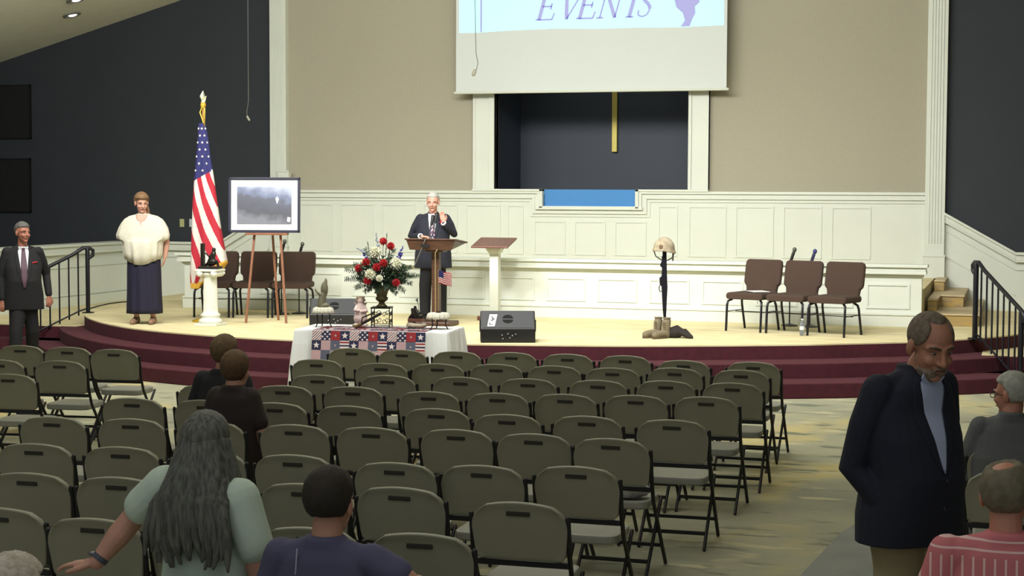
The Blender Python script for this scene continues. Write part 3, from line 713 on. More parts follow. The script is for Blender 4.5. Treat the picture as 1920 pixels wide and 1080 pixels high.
MB().box(-.15, .15, -.135, .135, .705, .735).build('abacus', cw, t, bevel=.006)
ztop = ZS + .736
# dark statue on the pedestal
def lumps(name, parent, material, items, voxel=.006, sm=3):
    m = MB()
    for it in items:
        if it[0] == 'b': m.ball(it[1], it[2], 12, 8)
        elif it[0] == 't': m.tube(it[1], it[2], 8)
        elif it[0] == 'x': m.box(*it[1])
    return organic(m, name, material, parent, voxel, sm)
dkb = mat('dark_bronze', (44, 40, 34), .4, .5, noise_amt=.3, scale=40)
t = thing('bronze_statuette', 'dark bronze statuette of a kneeling figure by a post on the white column', 'statuette', (p.x, p.y, ztop))
MB().box(-.14, .14, -.08, .08, 0, .035).build('plinth', dkb, t, bevel=.01)
MB().box(-.125, -.085, -.03, .03, .035, .33).build('tall_post', dkb, t, bevel=.004)
lumps('figure', t, dkb, [('b', (.03, 0, .09), (.07, .045, .05)), ('t', [(.0, 0, .08), (.03, 0, .15), (.05, 0, .2)], [.045, .042, .035]), ('b', (.055, 0, .245), (.026, .028, .032)), ('t', [(.06, -.02, .19), (.0, -.03, .16), (-.05, -.02, .2)], [.018, .014, .012]), ('t', [(.03, 0, .07), (.1, -.01, .1), (.115, 0, .035)], [.03, .024, .018]), ('t', [(.0, 0, .06), (-.05, 0, .06), (-.07, 0, .035)], [.03, .02, .018])])
# easel and framed picture
p = gp(500, 606, ZS); ew = mat('easel_wood', (140, 92, 66), .5, noise_amt=.15, scale=12); t = thing('easel', 'brown wooden tripod easel holding the framed picture', 'easel', p, R(14))
dl = (gp(466, 608, ZS) - p).length; dr = (gp(534, 607, ZS) - p).length
for x0, x1, y1 in ((-dl, -.12, 0), (dr, .12, 0)):
    MB().tube([(x0, 0, .0), (x1 * .95, .17, 1.9)], .02, 4, round_=False).build('leg', ew, t)
MB().tube([(.06, .5, .0), (0, .21, 1.88)], .02, 4, round_=False).build('leg', ew, t)
MB().box(-.28, .28, -.0, .12, 1.165, 1.195).build('ledge', ew, t, bevel=.004)
MB().box(-.11, .11, .16, .22, 1.84, 1.9).build('top_block', ew, t, bevel=.004)
q0, q1 = Vector((0, .035, 1.196)), None
ft = thing('framed_picture', 'large framed landscape photograph in white mat and dark frame on the easel', 'picture', p + Matrix.Rotation(R(14), 3, 'Z') @ Vector((-.03, .012, 1.197)), R(16))
tilt = Matrix.Rotation(R(-3), 4, 'X'); w, h = .475, .73
def bx(m, *b, mi=0): m.box(*b, mi=mi, M=tilt)
m = MB()
for b in ((-w, w, 0, .035), (-w, w, h - .035, h), (-w, -w + .035, 0, h), (w - .035, w, 0, h)): bx(m, b[0], b[1], 0, .03, b[2], b[3])
m.build('frame', mat('picture_frame', (44, 46, 62), .4), ft, bevel=.004)
m = MB(); bx(m, -w + .03, w - .03, .012, .022, .03, h - .03); m.build('mat_board', mat('mat_board', (200, 206, 204), .7), ft)
def picture_material():
    m = bpy.data.materials.new('landscape_print'); m.use_nodes = True; nt = m.node_tree; b = nt.nodes['Principled BSDF']; L = nt.links.new
    tc = nt.nodes.new('ShaderNodeTexCoord'); sx = nt.nodes.new('ShaderNodeSeparateXYZ'); L(tc.outputs['Object'], sx.inputs[0])
    n = nt.nodes.new('ShaderNodeTexNoise'); n.inputs['Scale'].default_value = 7; L(tc.outputs['Object'], n.inputs['Vector'])
    a = nt.nodes.new('ShaderNodeMath'); a.operation = 'MULTIPLY_ADD'; a.inputs[1].default_value = .22; L(n.outputs['Fac'], a.inputs[0]); L(sx.outputs['Z'], a.inputs[2])
    s2 = nt.nodes.new('ShaderNodeMath'); s2.operation = 'MULTIPLY_ADD'; s2.inputs[1].default_value = .18; L(sx.outputs['X'], s2.inputs[0]); L(a.outputs[0], s2.inputs[2])
    r = nt.nodes.new('ShaderNodeValToRGB'); L(s2.outputs[0], r.inputs[0]); e = r.color_ramp.elements
    e[0].position = .26; e[0].color = srgb((124, 126, 136)) + (1,); e[1].position = .74; e[1].color = srgb((176, 182, 200)) + (1,)
    for q, c in ((.36, (92, 93, 102)), (.55, (100, 103, 116)), (.62, (122, 130, 156))): k = e.new(q); k.color = srgb(c) + (1,)
    L(r.outputs[0], b.inputs['Base Color']); b.inputs['Roughness'].default_value = .15; return m
m = MB(); bx(m, -.36, .36, .006, .011, .115, h - .125); m.build('print', picture_material(), ft)
m = MB(); tilt_y = tilt
m.slab([(.17 + math.cos(R(a)) * (.022 if a < 180 else .012), .43 + math.sin(R(a)) * .045) for a in range(0, 360, 24)], (0, .0055, 0), (1, 0, 0), tilt @ Vector((0, 0, 1)), (0, -1, 0), .002)
m.slab([(.3, .15), (.34, .14), (.35, .2), (.31, .21)], (0, .003, 0), (1, 0, 0), tilt @ Vector((0, 0, 1)), (0, -1, 0), .002)
m.build('pale_figure', mat('print_white', (222, 222, 230), .4), ft)
# battlefield cross: boots, rifle, helmet
bp_ = gp(1240, 634, ZS); tan = mat('desert_tan', (176, 158, 124), .8, noise_amt=.15, scale=30); suede = mat('boot_suede', (122, 112, 90), .9, noise_amt=.12, scale=20); gun = mat('gun_black', (20, 20, 30), .4, .3)
t = thing('rifle', 'black rifle standing muzzle down between tan boots under a helmet', 'rifle', (bp_.x, bp_.y + .12, ZS), R(12))
G = MB().slab([(-.028, .93), (-.03, .98), (.03, .985), (.035, .82), (.04, .70), (.045, .60), (.038, .45), (.033, .30), (.03, .24), (-.002, .24), (-.012, .34), (-.022, .5), (-.03, .62), (-.05, .64), (-.055, .72), (-.03, .74), (-.025, .84), (-.05, .87)], (0, -.02, 0), (1, 0, 0), (0, 0, 1), (0, 1, 0), .04); G.build('stock_and_receiver', gun, t, bevel=.006)
MB().tube([(.015, 0, .26), (.02, 0, .02)], .011, 8).build('barrel', gun, t); MB().box(-.0, .045, -.012, .012, .16, .2).build('front_sight', gun, t, bevel=.003)
MB().tube([(-.03, 0, .66), (-.06, 0, .6), (-.045, 0, .55), (-.02, 0, .56)], .006, 6).build('trigger_guard', gun, t)
MB().box(-.02, .03, -.018, .018, .97, 1.09).build('butt', gun, t, bevel=.006)
t = thing('helmet', 'tan camouflage combat helmet resting on the upturned rifle', 'helmet', (bp_.x + .0, bp_.y + .12, ZS + 1.05), R(12))
def hel(d): return 1 + (.05 if d.z < -.2 and d.x > 0 else 0)
m = MB(); rings = []
for th in [i * 8 for i in range(12)] + [92]:
    r = math.sin(R(th)); z = math.cos(R(th)); rings.append([(math.cos(2 * PI * j / 28) * .135 * max(r, .02) * (1.0 if th < 84 else 1.05), math.sin(2 * PI * j / 28) * .115 * max(r, .02) * (1 if th < 84 else 1.05), z * .165 - (.03 * max(0, math.cos(2 * PI * j / 28)) if th > 70 else 0)) for j in range(28)])
inner = [[(x * .9, y * .9, min(z, .14) - .002 if k < len(rings) - 1 else z) for x, y, z in r] for k, r in enumerate(rings)][::-1]
m.loft(rings + inner); m.build('shell', mat('camo_tan', (166, 156, 132), .85, rgb2=(140, 126, 104), scale=14), t, smooth=True)
MB().tube([(-.125, 0, .0), (-.1, 0, -.07), (-.03, 0, -.115), (.04, 0, -.118), (.1, 0, -.085), (.125, 0, -.01)], .008, 6).build('chin_strap', mat('strap_olive', (88, 86, 76), .8), t, smooth=True)
MB().tube([(.108, -.02, -.03), (.104, -.02, -.115)], .011, 6).build('strap_end', mat('strap_olive', (88, 86, 76)), t)
MB().box(-.06, -.02, -.118, -.108, .03, .07).build('badge', mat('badge_brown', (110, 88, 66), .8), t)
def boot(x, y, rz, lab):
    t = thing('combat_boot', lab, 'boot', (bp_.x + x, bp_.y + y, ZS), rz, 'tan combat boots')
    m = MB(); m.tube([(0, .07, .045), (0, .065, .10), (0, .07, .16), (0, .075, .205)], [.05, .046, .05, .05], 14)
    m.tube([(0, .07, .05), (0, -.03, .055), (0, -.13, .045)], [.05, .046, .044], 14, flat=1)
    organic(m, 'upper', suede, t, .006, 3)
    MB().loft([[(.046 * math.cos(a) * (1 if math.sin(a) > 0 else 1.05), -.03 + .15 * math.sin(a), z) for a in [2 * PI * k / 20 for k in range(20)]] for z in (0, .03)]).build('sole', mat('sole_brown', (84, 70, 52), .8), t)
    MB().lathe([(.04, .0), (.05, .0), (.052, .012), (.04, .012)], (0, .075, .235), 14).build('collar', suede, t)
    m = MB(); [m.tube([(-.03, 0, .09 + i * .024), (.03, 0, .09 + i * .024)], .004, 6) for i in range(5)]
    m.xform(Matrix.Translation((0, .018, 0))); m.build('laces', mat('lace_tan', (120, 104, 80), .8), t)
boot(-.1, .03, R(-35), 'tan combat boot standing left of the rifle'); boot(.02, -.03, R(-30), 'tan combat boot standing in front of the rifle')
t = thing('folded_cloth', 'dark cloth heap on the stage beside the boots', 'cloth', (bp_.x + .17, bp_.y + .1, ZS))
lumps('heap', t, mat('dark_cloth', (38, 32, 30), .9), [('t', [(-.16, 0, .05), (0, 0, .1), (.18, -.06, .02)], [.045, .06, .03]), ('b', (-.05, 0, .06), (.13, .1, .07)), ('t', [(.0, .02, .03), (.1, 0, .08), (.2, -.08, .02)], [.04, .04, .02])], .01, 3)
# flag on its pole
fp = gp(384, 603, ZS); t = thing('flag', 'tall furled American flag with gold fringe and gold finial behind the column', 'flag', fp, R(12))
fz = lambda y: gd(384, y, (fp - Vector((0, 0, EYE))).dot(_f)).z - ZS
ppx = lambda x: (x - 384) / 139.5
MB().tube([(0, 0, 0.03), (0, 0, fz(192))], .015, 10).build('pole', mat('pole_gold', (170, 130, 60), .4, .3), t, smooth=True)
MB().lathe([(0, 0), (.17, 0), (.17, .02), (.05, .05), (.03, .1), (0, .1)], n=20).build('base', gold, t, smooth=True)
z0 = fz(196); m = MB().ball((0, 0, z0 + .02), (.03, .03, .03), 10, 8).tube([(0, 0, z0 + .03), (-.01, 0, z0 + .1), (.0, 0, z0 + .17)], [.018, .04, .006], 10, flat=.6)
m.tube([(0, 0, z0 + .06), (.035, 0, z0 + .1), (.02, 0, z0 + .02)], [.012, .018, .006], 8).build('finial', mat('finial_silver', (206, 208, 176), .3, .5), t, smooth=True)
MB().tube([(0, -.03, fz(200)), (-.035, -.03, fz(212)), (.03, -.04, fz(238)), (.028, -.03, fz(205)), (0, -.02, fz(200))], .011, 6).build('cord', gold, t, smooth=True)
MB().lathe([(0, -.03), (.035, -.03), (.038, 0), (.03, .03), (0, .03)], (0, 0, fz(198)), 12).build('collar', mat('gold_collar', (214, 160, 50), .4, .3), t, smooth=True)
red = mat('flag_red', (168, 30, 48), .8); fwhite = mat('flag_white', (206, 198, 190), .8); fblue = mat('flag_blue', (34, 36, 92), .8); fringe = mat('fringe_gold', (206, 160, 60), .8)
OUT = [(232, 376, 389), (260, 374, 394), (300, 370, 399), (330, 367, 404), (380, 363, 411), (430, 361, 418), (470, 360, 425), (492, 359, 429), (505, 358, 420), (520, 358, 396), (532, 358, 380), (541, 359, 374)]
def outline(y):
    for (a, l0, r0), (b, l1, r1) in zip(OUT, OUT[1:]):
        if a <= y <= b: k = (y - a) / (b - a); return l0 + (l1 - l0) * k, r0 + (r1 - r0) * k
    return OUT[-1][1:]
m = MB(); NR, NC = 230, 150; rings = []
for i in range(NR + 1):
    y = 232 + (541 - 232) * i / NR; l, r = outline(y); c, hw_ = (l + r) / 2, (r - l) / 2; ring = []
    for j in range(NC):
        a = 2 * PI * j / NC; fold = 1 + .10 * math.sin(6 * a + y * .01) * min(1, (y - 225) / 80)
        X = ppx(c + hw_ * math.cos(a) * (1 + (fold - 1) * .25)); Yd = -.02 + .85 * hw_ / 139.5 * .72 * math.sin(a) * fold
        ring.append((X, Yd, fz(y)))
    rings.append(ring)
m.loft(rings); ms = []
for f in m.f:
    if len(f) > 4: ms.append(3 if sum(m.v[i].z for i in f) / len(f) < fz(500) else 2); continue
    c = sum((m.v[i] for i in f), Vector()) / len(f); x = c.x * 139.5 + 384; y = 232 + (fz(232) - c.z) / (fz(232) - fz(541)) * (541 - 232); l, r = outline(y)
    front = c.y < 0
    edge = y > (541 - 8 if x < 372 else 535 - (x - 384) * .95 + 0)
    if x > 384: edge = y > 507 - (x - 384) * .45
    elif x > 374: edge = y > 528
    else: edge = y > 530
    if y < 340 - (x - 367) * .55 and not (x > r - 2 and y > 318): k = 2
    elif edge and (x > 384 or x < 386): k = 3
    else:
        s_ = (x - 384) + 14 - (y - 400) * .36 + 400
        s_ = ((x - l) / max(r - l, 1)) * 46 - (y - 330) * .27 + 300; k = int(s_ // 11) % 2
    ms.append(k)
m.m = ms
flag_cloth = m.build('cloth', [red, fwhite, fblue, fringe], t, smooth=True)
def star(m, c, r, N=Vector((0, -1, 0)), mi=0, th=.002, rot=0):
    U = Vector((1, 0, 0)); V = N.cross(U) * -1; V = Vector((0, 0, 1)) if abs(N.z) < .5 else Vector((0, 1, 0))
    m.slab([((r if k % 2 == 0 else r * .42) * math.sin(R(36 * k + rot)), (r if k % 2 == 0 else r * .42) * math.cos(R(36 * k + rot))) for k in range(10)], c, U, V, N, th, mi)
bv = bvh_of(flag_cloth); sm_ = MB(); n = 0
for y in range(242, 332, 13):
    l, r = outline(y)
    for q in ((.3, .75) if (y // 13) % 2 else (.12, .52, .9)):
        x = l + (r - l) * q
        if y > 330 - (x - 367) * .5: continue
        h = bv.ray_cast(Vector((ppx(x), -1, fz(y))), Vector((0, 1, 0)))
        if h[0]: sm_ = MB(); star(sm_, h[0] + Vector((0, -.003, 0)), .02); sm_.build('star', fwhite, t)

# ------------------------------------------------------------------ the table before the stage
ZT = .76
fl, fr2, br = gp(553, 617, ZT), gp(840, 623, ZT), gp(883, 616, ZT)
tw = (fr2 - fl).length; ang = math.atan2((fr2 - fl).y, (fr2 - fl).x); td = .74
TM = Matrix.Translation(Vector((fl.x, fl.y, 0))) @ Matrix.Rotation(ang, 4, 'Z')
t = thing('display_table', 'long folding table before the stage, hidden under a white cloth', 'table', (fl.x, fl.y, 0), ang)
MB().box(.04, tw - .04, .04, td - .04, ZT - .045, ZT - .012).build('table_top', plast_seat, t, bevel=.006)
for x in (.2, tw - .2):
    for y in (.1, td - .1): MB().tube([(x, y, ZT - .046), (x, y, .0)], .014, 8).build('leg', steel, t)
linen = mat('white_linen', (220, 222, 222), .85, bump=.15, scale=5)
m = MB(); n = 150; per = 2 * (tw + td); rings = []
def edge_pt(s_):
    s_ %= per
    if s_ < tw: return s_, 0, 0, -1
    s_ -= tw
    if s_ < td: return tw, s_, 1, 0
    s_ -= td
    if s_ < tw: return tw - s_, td, 0, 1
    return 0, td - (s_ - tw), -1, 0
for z, k in ((ZT - .004, 0), (ZT - .016, .004), (ZT - .03, .006), (.6, .02), (.4, .035), (.2, .045), (.02, .055)):
    ring = []
    for j in range(n):
        x, y, nx, ny = edge_pt(per * j / n); rip = (math.sin(j * .9) + .6 * math.sin(j * 1.7 + 1)) * .35 * k
        cx, cy = (x - tw / 2) / (tw / 2), (y - td / 2) / (td / 2); corner = max(0, abs(cx) + abs(cy) - 1.75) * 4
        ring.append((x + nx * (k + rip) + math.copysign(1, cx) * corner * k * .8, y + ny * (k + rip) + math.copysign(1, cy) * corner * k * .8, z))
    rings.append(ring)
m.loft(rings, cap=False); top = [(x, y) for x, y, z in rings[0]]
m.add([(x, y, ZT - .004) for x, y in top], [tuple(range(len(top)))])
o = m.build('tablecloth', linen, None, smooth=False); o.matrix_world = TM
sm2 = o.modifiers.new('s', 'SOLIDIFY'); sm2.thickness = .002; sm2.offset = 1
tag(o, 'plain white tablecloth hanging to the floor around the display table', 'tablecloth')
# patchwork quilt runner
q0, q1 = gp(587, 617.7, ZT), gp(799, 622.1, ZT); qx0 = (q0 - fl).length; qx1 = (q1 - fl).length
NSQ = 12; sq = (qx1 - qx0) / NSQ
QM = [mat('quilt_navy', (34, 34, 66), .85), mat('quilt_red', (140, 34, 42), .85), mat('quilt_rose', (178, 146, 150), .85), mat('quilt_slate', (82, 86, 104), .85), mat('quilt_cream', (216, 206, 204), .85)]
m = MB()
def quilt_cell(kind, o, U, V, N):
    def rect(a0, a1, b0, b1, mi, lift=.0): m.slab([(a0, b0), (a1, b0), (a1, b1), (a0, b1)], o + N * lift, U, V, N, .0015, mi)
    base = {'diag': 4, 'check': 0, 'red': 1, 'star': 0, 'rose': 2, 'slate': 3, 'flag': 4, 'sprig': 3}[kind]
    rect(0, sq, 0, sq, base)
    L = .0016
    if kind == 'diag':
        for k in range(-3, 5):
            w = sq * .10; a = k * sq * .28
            P = [(a, 0), (a + w, 0), (a + w + sq, sq), (a + sq, sq)]
            def clip(P):
                out = []
                for sgn, lim in ((1, 0), (-1, -sq)):
                    src = P; P = []
                    for i in range(len(src)):
                        p, q = src[i], src[(i + 1) % len(src)]; ip, iq = sgn * p[0] >= lim, sgn * q[0] >= lim
                        if ip: P.append(p)
                        if ip != iq: t_ = (lim / sgn - p[0]) / (q[0] - p[0]); P.append((lim / sgn, p[1] + (q[1] - p[1]) * t_))
                    if len(P) < 3: return []
                return P
            P = clip(P)
            if P: m.slab(P, o + N * L, U, V, N, .001, 0 if k % 2 else 1)
    if kind == 'check':
        for i in range(4):
            for j in range(4):
                if (i + j) % 2: m.slab([((i + .5) * sq / 4, j * sq / 4 + .002), ((i + 1) * sq / 4, (j + .5) * sq / 4), ((i + .5) * sq / 4, (j + 1) * sq / 4 - .002), (i * sq / 4, (j + .5) * sq / 4)], o + N * L, U, V, N, .001, 4)
    if kind in ('star', 'red', 'slate'):
        r = sq * (.36 if kind == 'star' else .16)
        m.slab([(sq / 2 + (r if k % 2 == 0 else r * .42) * math.sin(R(36 * k)), sq / 2 + (r if k % 2 == 0 else r * .42) * math.cos(R(36 * k))) for k in range(10)], o + N * L, U, V, N, .001, 4 if kind == 'star' else 2)
    if kind == 'flag':
        for j in range(3): rect(0, sq, (2 * j + .5) * sq / 6, (2 * j + 1.4) * sq / 6, 0 if j % 2 else 1, L)
PAT = [['diag', 'check', 'red', 'star'], ['star', 'rose', 'slate', 'flag'], ['rose', 'sprig', 'diag', 'rose'], ['slate', 'check', 'diag', 'check']]
PAT2 = [['diag', 'rose', 'slate', 'flag'], ['check', 'star', 'diag', 'rose'], ['red', 'rose', 'check', 'star'], ['diag', 'slate', 'rose', 'check'], ['rose', 'flag', 'check', 'red']]
for i in range(NSQ):
    x = qx0 + i * sq
    for j in range(5): quilt_cell(PAT2[j][i % 4], Vector((x, .0 + j * sq, ZT - .0035)), Vector((1, 0, 0)), Vector((0, 1, 0)), Vector((0, 0, 1)))
    for j in range(4): quilt_cell(PAT[j][i % 4], Vector((x, -.018 - .02 * (j + 1), ZT - .005 - (j + 1) * sq)), Vector((1, 0, 0)), Vector((0, .018, sq)).normalized() * 1, Vector((0, -1, .1)).normalized())
o = m.build('quilt', QM); o.matrix_world = TM; tag(o, 'patchwork quilt of red, navy and white squares draped over the table front', 'quilt')
def tp(px, py):
    q = gp(px, py, ZT); q.z = ZT + .0015; return q
irn = mat('black_iron', (26, 25, 24), .5, .3); lace = mat('lace_white', (206, 204, 188), .9, bump=.4, scale=60)
def doily_stand(px, py, h, r, lab, labd, pos=None):
    p = tp(px, py); t = thing('small_stand', lab, 'stand', p, R(10))
    MB().lathe([(0, h - .014), (r, h - .014), (r, h), (0, h)], n=24).build('top', irn, t)
    for k in range(3):
        a = R(90 + 120 * k + 20)
        MB().tube([(r * .75 * math.cos(a), r * .75 * math.sin(a), h - .014), (r * .9 * math.cos(a), r * .9 * math.sin(a), h * .6), (r * .8 * math.cos(a), r * .8 * math.sin(a), h * .25), (r * 1.1 * math.cos(a), r * 1.1 * math.sin(a), .006)], .007, 6).build('leg', irn, t, smooth=True)
    m = MB(); rings = []
    for rr_, z in ((.0, h + .003), (r * .6, h + .003), (r * 1.0, h + .003), (r * 1.12, h - .008), (r * 1.2, h - .035), (r * 1.27, h - .06)):
        rings.append([((rr_ + (.012 if rr_ > r * 1.1 else 0) * math.sin(14 * 2 * PI * j / 84)) * math.cos(2 * PI * j / 84), (rr_ + (.012 if rr_ > r * 1.1 else 0) * math.sin(14 * 2 * PI * j / 84)) * math.sin(2 * PI * j / 84), z + (.006 * math.sin(28 * PI * j / 42) if rr_ > r * 1.2 else 0)) for j in range(84)])
    m.loft(rings, cap=False); d = m.build('doily', lace, None, smooth=True); s_ = d.modifiers.new('s', 'SOLIDIFY'); s_.thickness = .0025; d.location = p
    tag(d, labd, 'doily', 'crocheted doilies'); return p, h
p, h = doily_stand(606, 613, .215, .09, 'small black three-legged stand at the left end of the table', 'crocheted doily under the praying hands figure')
t = thing('praying_hands_statue', 'bronze praying hands statue on the left doily-covered stand', 'statue', p + Vector((0, 0, h + .004)), R(20))
pr = mat('patina_bronze', (120, 116, 94), .6, .2, noise_amt=.3, scale=40)
lumps('hands', t, pr, [('t', [(-.02, 0, .02), (-.01, 0, .08), (.0, 0, .14)], [.05, .045, .04]), ('b', (.015, 0, .2), (.042, .04, .085)), ('t', [(.0, -.015, .2), (.02, -.012, .27), (.03, -.006, .315)], [.02, .016, .009]), ('t', [(.02, -.015, .2), (.035, -.012, .26), (.04, -.006, .3)], [.018, .015, .009]), ('t', [(-.0, .015, .2), (.022, .012, .27), (.03, .006, .31)], [.02, .016, .009]), ('t', [(-.03, -.02, .14), (-.07, -.03, .17), (-.085, -.03, .2)], [.018, .013, .009]), ('b', (.0, 0, .02), (.075, .05, .03))], .005, 3)
p, h = doily_stand(822, 617, .175, .1, 'small black stand near the right end of the table', 'crocheted doily on the right-hand black stand')
t = thing('small_flag', 'small American flag on a thin stick above the right-hand doily', 'flag', p + Vector((0, 0, h + .004)), 0)
MB().tube([(-.0, 0, 0), (.0, 0, .47)], .004, 6).build('stick', mat('stick_wood', (160, 140, 100), .6), t); MB().lathe([(0, 0), (.03, 0), (.03, .02), (0, .025)], n=14).build('base', wood, t)
m = MB(); NX, NZ = 26, 26; vs = []
for i in range(NZ + 1):
    for j in range(NX + 1):
        u, v = j / NX, i / NZ; vs.append((u * .15, -.02 * math.sin(u * 6), .46 - v * .14 - u * u * .04 + .006 * math.sin(u * 9)))
fs = [(i * (NX + 1) + j, i * (NX + 1) + j + 1, (i + 1) * (NX + 1) + j + 1, (i + 1) * (NX + 1) + j) for i in range(NZ) for j in range(NX)]
m.add(vs, fs); m.m = [(2 if (i < NZ * 7 / 13 and j < NX * .42) else int(i / NZ * 13) % 2) for i in range(NZ) for j in range(NX)]
o = m.build('cloth', [red, fwhite, fblue], t, smooth=True); s_ = o.modifiers.new('s', 'SOLIDIFY'); s_.thickness = .002
# doll
p = tp(676, 614); t = thing('angel_figurine', 'pale pink porcelain angel figurine standing left of the flower vase', 'figurine', p, R(20))
pk = mat('porcelain_pink', (206, 184, 178), .5); hair_b = mat('figurine_hair', (150, 130, 110), .8)
lumps('gown', t, pk, [('t', [(0, 0, .1), (0, 0, .14), (0, 0, .18), (0, 0, .24)], [.078, .07, .06, .042]), ('t', [(-.04, -.01, .23), (-.06, -.05, .19), (-.02, -.07, .19)], [.022, .02, .014]), ('t', [(.04, -.01, .23), (.07, -.03, .18), (.02, -.07, .18)], [.022, .02, .014]), ('b', (0, 0, .29), (.036, .036, .042))], .006, 2)
lumps('curls', t, hair_b, [('b', (0, .012, .305), (.044, .04, .042))] + [('b', (.044 * math.cos(a), .015 + .02 * math.sin(a), .30 + .03 * math.sin(a * 2)), .014) for a in (0, .7, 1.5, 2.4, 3.1, 3.8, 5.5)], .005, 2)
MB().ball((0, 0, .028), (.085, .07, .026), 16, 8).build('base', mat('porcelain_white', (214, 208, 198), .4), t, smooth=True)
m = MB()
for s in (-1, 1): m.slab([(0, 0), (s * .05, .03), (s * .075, .075), (s * .03, .06)], (0, .045, .2), (1, 0, 0), (0, 0, 1), (0, 1, 0), .008)
m.build('wing', pk, t)
# dark barred piece between figurine and plant stand
p = tp(670, 616); t = thing('slanted_ornament', 'black barrelled ornament resting slantwise against the plant stand', 'ornament', p, 0)
MB().tube([(.0, -.03, .02), (.28, -.02, .17)], .016, 8).build('barrel', irn, t); MB().tube([(.06, .0, .12), (.2, .0, .18)], .008, 6).build('upper_bar', irn, t)
MB().tube([(-.03, -.03, .03), (.0, -.03, .02), (.05, -.03, .05)], [.016, .024, .018], 8).build('stock', mat('old_brass', (110, 92, 60), .5, .4), t, smooth=True)
MB().tube([(.055, -.028, .045), (.06, .0, .12)], .007, 6).build('link_bar', irn, t)
# plant stand, vase, flowers
p = tp(716, 613.5); t = thing('plant_stand', 'black wrought iron scrollwork stand under the flower vase', 'stand', p, R(12)); hs, w = .225, .1
MB().box(-w - .01, w + .01, -w - .01, w + .01, hs - .014, hs).build('top', irn, t)
for sx in (-1, 1):
    for sy in (-1, 1): MB().tube([(sx * w, sy * w, hs - .01), (sx * w, sy * w, .0)], .006, 6).build('leg', irn, t)
m = MB()
for f_ in range(4):
    Mr = Matrix.Rotation(f_ * PI / 2, 4, 'Z'); k0 = len(m.v)
    for sx in (-1, 1):
        for sz, cz in ((1, .145), (-1, .075)):
            m.tube([(sx * (.045 + .032 * (1 - a / 13) * math.cos(a * .62)), -w, cz + .036 * (1 - a / 13) * math.sin(a * .62) * sz) for a in range(12)], .004, 5)
    m.tube([(-w, -w, .03), (w, -w, .03)], .004, 5)
    m.xform(Mr, k0)
m.build('scrollwork', irn, t)
vz = ZT + .002 + hs
t = thing('flower_arrangement', 'urn of red, white and blue flowers with ferns on the table', 'flowers', (p.x, p.y, vz), R(12))
MB().lathe([(0, 0), (.06, 0), (.062, .012), (.04, .03), (.03, .05), (.05, .065), (.068, .08), (.07, .1), (.055, .115), (.065, .15), (.078, .2), (.085, .23), (.08, .235), (0, .225)], n=24).build('vase', mat('urn_bronze', (96, 88, 56), .4, .4, noise_amt=.2, scale=12), t, smooth=True)
K = 1 / 176.0; rf = random.Random(11); oz = .23
def fpos(px, py, y=0): return Vector(((px - 716) * K, y, (543 - py) * K + .235))
leafm = [mat('leaf_green', (50, 76, 48), .7, noise_amt=.3, scale=20), mat('leaf_dark', (34, 54, 38), .7), mat('leaf_grey', (104, 122, 104), .7)]
stems, fern = MB(), MB()
def leaf(m, a, d, L_, w_, mi=0):
    d = d.normalized(); s_ = d.cross(Vector((rf.uniform(-1, 1), rf.uniform(-1, 1), rf.uniform(-1, 1)))).normalized(); nn = d.cross(s_) * .0012; pts = [a, a + d * L_ * .3 + s_ * w_, a + d * L_, a + d * L_ * .3 - s_ * w_]
    k = len(m.v); m.v += [q + nn for q in pts] + [q - nn for q in pts]; m.f += [(k, k + 1, k + 2, k + 3), (k + 7, k + 6, k + 5, k + 4)] + [(k + i, k + 4 + i, k + 4 + (i + 1) % 4, k + (i + 1) % 4) for i in range(4)]; m.m += [mi] * 6
core = fpos(716, 535)
def frond(tip, n, lw, L_, mi):
    mid = core.lerp(tip, .5) + Vector((0, 0, .04)); prev = core
    for i in range(n + 1):
        q = i / n; c = core * (1 - q) ** 2 + mid * 2 * q * (1 - q) + tip * q * q; d = (c - prev) if i else (mid - core)
        if i: fern.tube([prev, c], .0045, 4, mi, round_=False)
        if q > .2:
            for s in (-1, 1): leaf(fern, c, d.normalized() * .5 + Vector((s * .9 * d.normalized().z + .1, rf.uniform(-.5, .5), -s * .9 * d.normalized().x)), L_ * (1.15 - q * .7), lw, mi)
        prev = c
for px, py, y in ((652, 510, 0), (655, 528, -.1), (672, 545, -.1), (690, 552, -.15), (772, 520, 0), (770, 535, -.1), (758, 550, -.1), (745, 555, -.12), (765, 505, .05), (740, 545, -.15), (664, 500, .1), (700, 545, -.18), (780, 522, .1), (748, 500, -.1), (684, 470, .1), (736, 470, .05), (728, 545, -.2), (712, 552, -.2)):
    frond(fpos(716 + (px - 716) * 1.12, py + 2, y), 20, .008, .08, 0 if rf.random() < .6 else 1)
for i in range(800):
    a = rf.uniform(0, 2 * PI); rr_ = rf.uniform(.0, 1) ** .6; el = rf.uniform(-.1, 1)
    c = Vector((math.cos(a) * rr_ * .25, math.sin(a) * rr_ * .16, .28 + el * .27 * (1.1 - rr_ * .5))); leaf(fern, c, Vector((math.cos(a), math.sin(a) * .8, rf.uniform(-.2, 1))), rf.uniform(.04, .075), rf.uniform(.008, .018), rf.choice([0, 0, 1, 1, 2]))
fern.build('foliage', leafm, t)
def blossom(px, py, r, material, name, y=-.12, petals=46):
    c = fpos(px, py, y); m = MB(); m.ball(c, r * .6, 10, 7)
    for i in range(petals):
        z = 1 - 2 * (i + .5) / petals; a = i * 2.399; s_ = math.sqrt(1 - z * z); d = Vector((s_ * math.cos(a), s_ * math.sin(a), z)); leaf(m, c + d * r * .35, d + Vector((0, 0, .25)), r * .75, r * .3)
    m.build(name, material, t); stems.tube([core, c], .003, 5, 0)
rd = mat('petal_red', (176, 22, 34), .6); wh = mat('petal_white', (228, 228, 206), .7); bl = mat('petal_blue', (72, 68, 150), .7)
